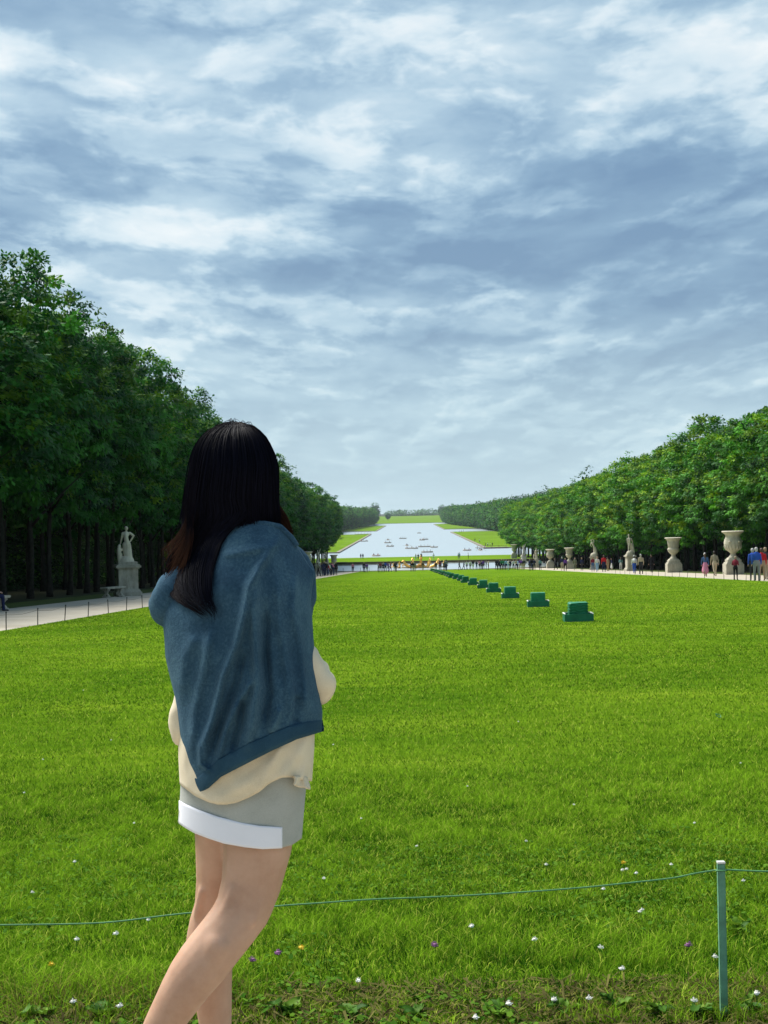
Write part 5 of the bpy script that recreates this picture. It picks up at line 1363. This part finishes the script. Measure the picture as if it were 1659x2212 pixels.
def sweat(v, s, c):
    """v: 0 collar .. 1 hem; s, c: sine and cosine round the body. returns photo x, y and depth"""
    L, Rr = interp(Lt, v), interp(Rt, v)
    x0 = 343 + (s + 1) / 2 * (680 - 343); xb = 398 + (s + 1) / 2 * (694 - 398)
    X = L + (s + 1) / 2 * (Rr - L)
    front = np.clip(-c * 4, 0, 1)
    Y = interp(topx, x0) * (1 - v) + (interp(botx, xb) - front * 26) * v
    neck = np.exp(-((x0 - 545) / 75.0) ** 2)
    full = .155 + .022 * v
    Dv = np.where(v < .30, full * (.14 + .86 * np.sin(np.clip(v / .30, 0, 1) * np.pi / 2) ** .8), full)
    Dv = Dv + neck * .045 * np.clip(1 - v / .2, 0, 1) * (c > 0)
    D = .035 - Dv * sup(c, .82)
    bk = np.clip(c * 5 + .3, 0, 1)
    for pts, a, wd in ridges:
        d, par = poly_dist(X, Y, pts); D = D - 1.7 * bk * a * np.exp(-(d / wd) ** 2) * np.clip(np.minimum(par, 1 - par) * 6 + .25, 0, 1)
    for pts, a, wd in valleys:
        d, par = poly_dist(X, Y, pts); D = D + 1.9 * bk * a * np.exp(-(d / wd) ** 2) * np.clip(np.minimum(par, 1 - par) * 6, 0, 1)
    D = D - bk * (.006 * nz(X * .018, Y * .011, 1, 12) + .0025 * nz(X * .05, Y * .03, 1, 13))
    return X, Y, D
NC2 = 260; ph2 = np.linspace(0, 2 * np.pi, NC2, endpoint=False); s2, c2 = np.sin(ph2)[None], np.cos(ph2)[None]
vv = np.linspace(0, .93, 170)[:, None]; one = np.ones_like(vv)
X, Y, D = sweat(vv * np.ones_like(s2), s2 * one, c2 * one)
sw = inw(link('sweatshirt', grid_mesh('sweatshirt', Wn(X, Y, D), [M_sweat]))); solid(sw, .005)
vb = np.linspace(.925, 1.0, 24)[:, None]; one = np.ones_like(vb)
X, Y, D = sweat(vb * np.ones_like(s2), s2 * one, c2 * one)
bulge = np.sin(np.clip((vb - .925) / .075, 0, 1) * np.pi) ** .6
D = D - np.sign(c2) * (.0035 + .005 * bulge) + np.sign(c2) * .012 * np.clip((vb - .985) / .015, 0, 1)
D = D - .0008 * np.sin(ph2 * 260)[None] * one
hb_ = inw(link('rib_hem', grid_mesh('rib_hem', Wn(X, Y, D), [M_rib]))); solid(hb_, .006); hb_.parent = sw; hb_.matrix_parent_inverse = Matrix.Identity(4)
# collar roll
xs = np.linspace(452, 640, 60); 
cp = [Vector(p) for p in Wn(xs, interp(topx, xs) + 3, .035 - .02 - .045 * np.exp(-((xs - 545) / 75.0) ** 2))]
b = MB(); b.tube(cp, [.0085] * len(cp), 10); cl_ = inw(b.build('collar', [M_sweat], None, True)); cl_.parent = sw; cl_.matrix_parent_inverse = Matrix.Identity(4)
# the sweatshirt's own sleeves: one bunched forward over the left shoulder, one falling at the right front
o = inw(link('sleeve', grid_mesh('sleeve', tube_grid([(440, 1215, .02, 20), (405, 1248, .02, 34), (378, 1276, .015, 40), (362, 1300, .02, 37), (360, 1314, .04, 35), (380, 1330, .10, 32), (430, 1360, .17, 28)], 36, 60, .003, 7), [M_sweat]))); o.parent = sw; o.matrix_parent_inverse = Matrix.Identity(4); solid(o, .004)
o = inw(link('sleeve', grid_mesh('sleeve', tube_grid([(618, 1190, .05, 24), (650, 1235, .05, 30), (655, 1290, .06, 24), (640, 1350, .12, 26), (590, 1390, .19, 26)], 30, 50, .003, 9), [M_sweat]))); o.parent = sw; o.matrix_parent_inverse = Matrix.Identity(4); solid(o, .004)

# --- hair -----------------------------------------------------------------
def hair_material():
    m, g, b, o = new_mat('black_hair')
    at = g.n('ShaderNodeAttribute', attribute_name='Col').outputs['Color']
    m.node_tree.links.new(at, b.inputs['Base Color']); b.inputs['Roughness'].default_value = .5; b.inputs['Specular IOR Level'].default_value = .03
    return m
M_hair = hair_material()
HL = [(912, 490), (916, 478), (920, 470), (932, 450), (943, 439), (957, 430), (976, 422), (1006, 415), (1041, 410), (1068, 407), (1110, 402), (1145, 399), (1167, 392), (1200, 376), (1232, 366), (1260, 362), (1287, 371), (1306, 392), (1320, 416), (1330, 436)]
HR = [(912, 520), (916, 533), (920, 545), (932, 559), (943, 569), (957, 577), (976, 585), (1006, 593), (1041, 592), (1068, 590), (1110, 590), (1135, 590), (1150, 590)]
TR = [(1090, 600), (1110, 560), (1131, 505), (1150, 489), (1175, 476), (1200, 467), (1232, 458), (1270, 458), (1306, 463), (1320, 470), (1330, 466)]
hr = np.random.default_rng(33)
def head_D(y): return interp([(912, .0), (920, .045), (940, .078), (970, .100), (1010, .112), (1060, .108), (1110, .098), (1150, .095)], y)
def sw_depth(x, y):
    """depth of the sweatshirt's back at a photo position"""
    v = np.clip((y - interp(topx, x)) / (interp(botx, np.clip(x, 400, 694)) - interp(topx, x)), 0, 1)
    L, Rr = interp(Lt, v), interp(Rt, v); s = np.clip((x - L) / (Rr - L) * 2 - 1, -.98, .98); c = np.sqrt(1 - s * s)
    return sweat(v, s, c)[2]
def strands(name_paths, width, cols):
    """ribbons along paths: list of (K,3) world arrays"""
    V, F, C = [], [], []; k = 0
    for Pp, wd, (c0, c1) in zip(name_paths, width, cols):
        n = len(Pp); T = nrm(np.gradient(Pp, axis=0)); S = nrm(np.cross(T, np.array([0, -1.0, .15])))
        t = np.linspace(0, 1, n)[:, None]; wv = wd * np.clip(np.minimum(1.0, (1 - t) * 4 + .12), 0, 1)
        mid = Pp + np.cross(S, T) * wv * .35
        V.append(np.stack([Pp - S * wv / 2, mid, Pp + S * wv / 2], 1).reshape(-1, 3))
        i = np.arange(n - 1)[:, None] * 3 + k
        F.append(np.concatenate([np.concatenate([i, i + 1, i + 4, i + 3], 1), np.concatenate([i + 1, i + 2, i + 5, i + 4], 1)]))
        C.append(np.repeat(c0 * (1 - t) + c1 * t, 3, 0)); k += 3 * n
    return np.concatenate(V), np.concatenate(F), np.concatenate(C)
BLK, BRN, RED = np.array([.0018, .0019, .0045]), np.array([.040, .017, .008]), np.array([.10, .050, .034])
# under-shell so that no scalp shows
yy = np.concatenate([[911.5], np.linspace(912.2, 1150, 50)])[:, None]; ph3 = np.linspace(0, 2 * np.pi, 48, endpoint=False)[None]
Ls, Rs = interp(HL, yy), interp(HR, yy)
Xs = (Ls + Rs) / 2 + (Rs - Ls) / 2 * .96 * np.where(yy < 912, .02, 1.0) * np.sin(ph3); Ds = .05 - head_D(yy) * .93 * np.cos(ph3) * np.where(np.cos(ph3) < 0, .55, 1)
Ys = yy + 0 * Xs
shell = grid_mesh('hair', Wn(Xs, Ys, Ds), [M_hair])
a = shell.color_attributes.new('Col', 'FLOAT_COLOR', 'POINT'); a.data.foreach_set('color', np.tile([.004, .004, .007, 1], len(shell.vertices)).astype(np.float32))
hair = inw(link('hair', shell))
paths, wid, cols = [], [], []
for i in range(2600):
    f = hr.uniform(-1.75, 1.75); s0, c0 = math.sin(f), math.cos(f)
    tress = (s0 < .28 and c0 > -.1) and hr.random() < .93
    yend = (hr.uniform(1235, 1322) + abs(hr.normal(0, 9))) if tress else hr.uniform(1125, 1150)
    if tress and hr.random() < .25: yend = hr.uniform(1180, 1290)
    y0 = 912 + abs(hr.normal(0, 5)) + (6 if abs(f) > 1.2 else 0); n = 22 if tress else 14
    y = np.linspace(0, 1, n) ** 1.15 * (yend - y0) + y0
    j = hr.normal(0, .030) * (1 + 1.6 * np.linspace(0, 1, n) ** 2) + .02 * np.sin(y * .02 + hr.random() * 6)
    L, Rr = interp(HL, y), interp(HR, y)
    xh = (L + Rr) / 2 + (Rr - L) / 2 * (s0 + j)
    dh = .05 - head_D(y) * c0 * (1 if c0 > 0 else .6) - abs(hr.normal(0, .004))
    if tress:
        st = np.clip((s0 + 1) / 1.28, 0, 1) + hr.normal(0, .03)
        xt = L + (interp(TR, y) - L) * st
        w_ = np.clip((y - 1075) / 95, 0, 1); w_ = w_ * w_ * (3 - 2 * w_)
        xx = xh * (1 - w_) + xt * w_
        dt = np.where(y > 1120, sw_depth(np.clip(xx, 366, 690), np.maximum(y, 1150)) - .010 - .030 * hr.random() * np.sin(np.pi * np.clip(st, .08, .92)), dh)
        dt = np.where(xx < 366, np.minimum(dt, 0.0), dt)
        w2 = np.clip((y - 1105) / 60, 0, 1); dd = dh * (1 - w2) + dt * w2
        xx = xx + np.clip((y - 1295) / 30, 0, 1) * 9 * hr.random()
    else:
        xx, dd = xh, dh
    paths.append(Wn(xx, y, dd)); wid.append(hr.uniform(.0016, .0036))
    e = BLK * hr.uniform(.6, 1.8); tip = e + (BRN * hr.uniform(0, .14) if tress and st < .22 else e * .3); cols.append((e[None], tip[None]))
# wind-blown reddish lock on the left
for i in range(170):
    u = hr.random(); x0, y0 = 402 + 14 * u, 1090 + 50 * hr.random(); x1, y1 = 350 + 34 * u + hr.normal(0, 7), 1180 + 90 * hr.random() ** .8 + 8 * u
    t = np.linspace(0, 1, 14); bow = 14 * np.sin(np.pi * t) * hr.uniform(.4, 1.3)
    x = x0 + (x1 - x0) * t ** 1.7 + bow * .4; y = y0 + (y1 - y0) * t
    paths.append(Wn(x, y, .02 - .09 * (1 - t) + .03 * hr.normal() * t)); wid.append(hr.uniform(.0009, .002)); cols.append((BLK[None] * 1.5, (BRN * hr.uniform(.3, 1.1) + RED * .45 * hr.random())[None]))
# brown lock in front of the right shoulder
for i in range(240):
    u = hr.random(); t = np.linspace(0, 1, 16); y0 = 1010 + 40 * hr.random()
    x = interp([(0, 588), (.3, 588), (.5, 598), (.75, 620), (1, 634)], t) - 22 * u * t ** .7 + hr.normal(0, 1.5); y = y0 + (1168 - 22 * hr.random() - y0) * t
    paths.append(Wn(x, y, .055 + .03 * t + .02 * hr.random())); wid.append(hr.uniform(.001, .0022)); cols.append((BLK[None] * 1.6, (BRN * hr.uniform(.5, 1.1))[None]))
# flyaway hairs on top
for i in range(80):
    t = np.linspace(0, 1, 14); xa = 455 + 110 * hr.random(); xb = xa + hr.normal(18, 22); hgt = hr.uniform(4, 15)
    ya = float(interp([(440, 946), (470, 922), (500, 914), (545, 921), (575, 952), (600, 1010)], xa)); yb = float(interp([(440, 946), (470, 922), (500, 914), (545, 921), (575, 952), (600, 1010)], xb))
    paths.append(Wn(xa + (xb - xa) * t, ya + (yb - ya) * t - hgt * np.sin(np.pi * t) + 3, .03 + 0 * t + hr.normal(0, .02))); wid.append(.0008); cols.append((BLK[None] * 2, BRN[None] * .5))
for i in range(34):
    t = np.linspace(0, 1, 14); y0 = hr.uniform(935, 1000); y = y0 + hr.uniform(60, 130) * t
    x = interp(HR, y) - 3 + hr.uniform(0, 9) * np.sin(np.pi * t ** .8) + hr.normal(0, 1)
    paths.append(Wn(x, y, .05 + 0 * t)); wid.append(.0007); cols.append((BLK[None] * 2, BRN[None] * .8))
V, F, C = strands(paths, wid, cols)
st_ = inw(link('strands', np_mesh('strands', V, F, [M_hair], True, col=C))); st_.parent = hair; st_.matrix_parent_inverse = Matrix.Identity(4)
st_['kind'] = 'stuff'

# ------------------------------------------------------------------ haze: the air over the park
hm_, g, b, o = new_mat('haze')
hm_.node_tree.nodes.remove(b)
pv = g.n('ShaderNodeVolumePrincipled')
pv.inputs['Color'].default_value = (.80, .90, 1.0, 1)
pv.inputs['Density'].default_value = .000045
pv.inputs['Anisotropy'].default_value = .2
hm_.node_tree.links.new(pv.outputs[0], o.inputs['Volume'])
hb = MB(); hb.box((0, 3470, 22), (6400, 7260, 86))
tag(hb.build('haze', [hm_]), 'thin blue haze over the park', 'haze', kind='stuff')
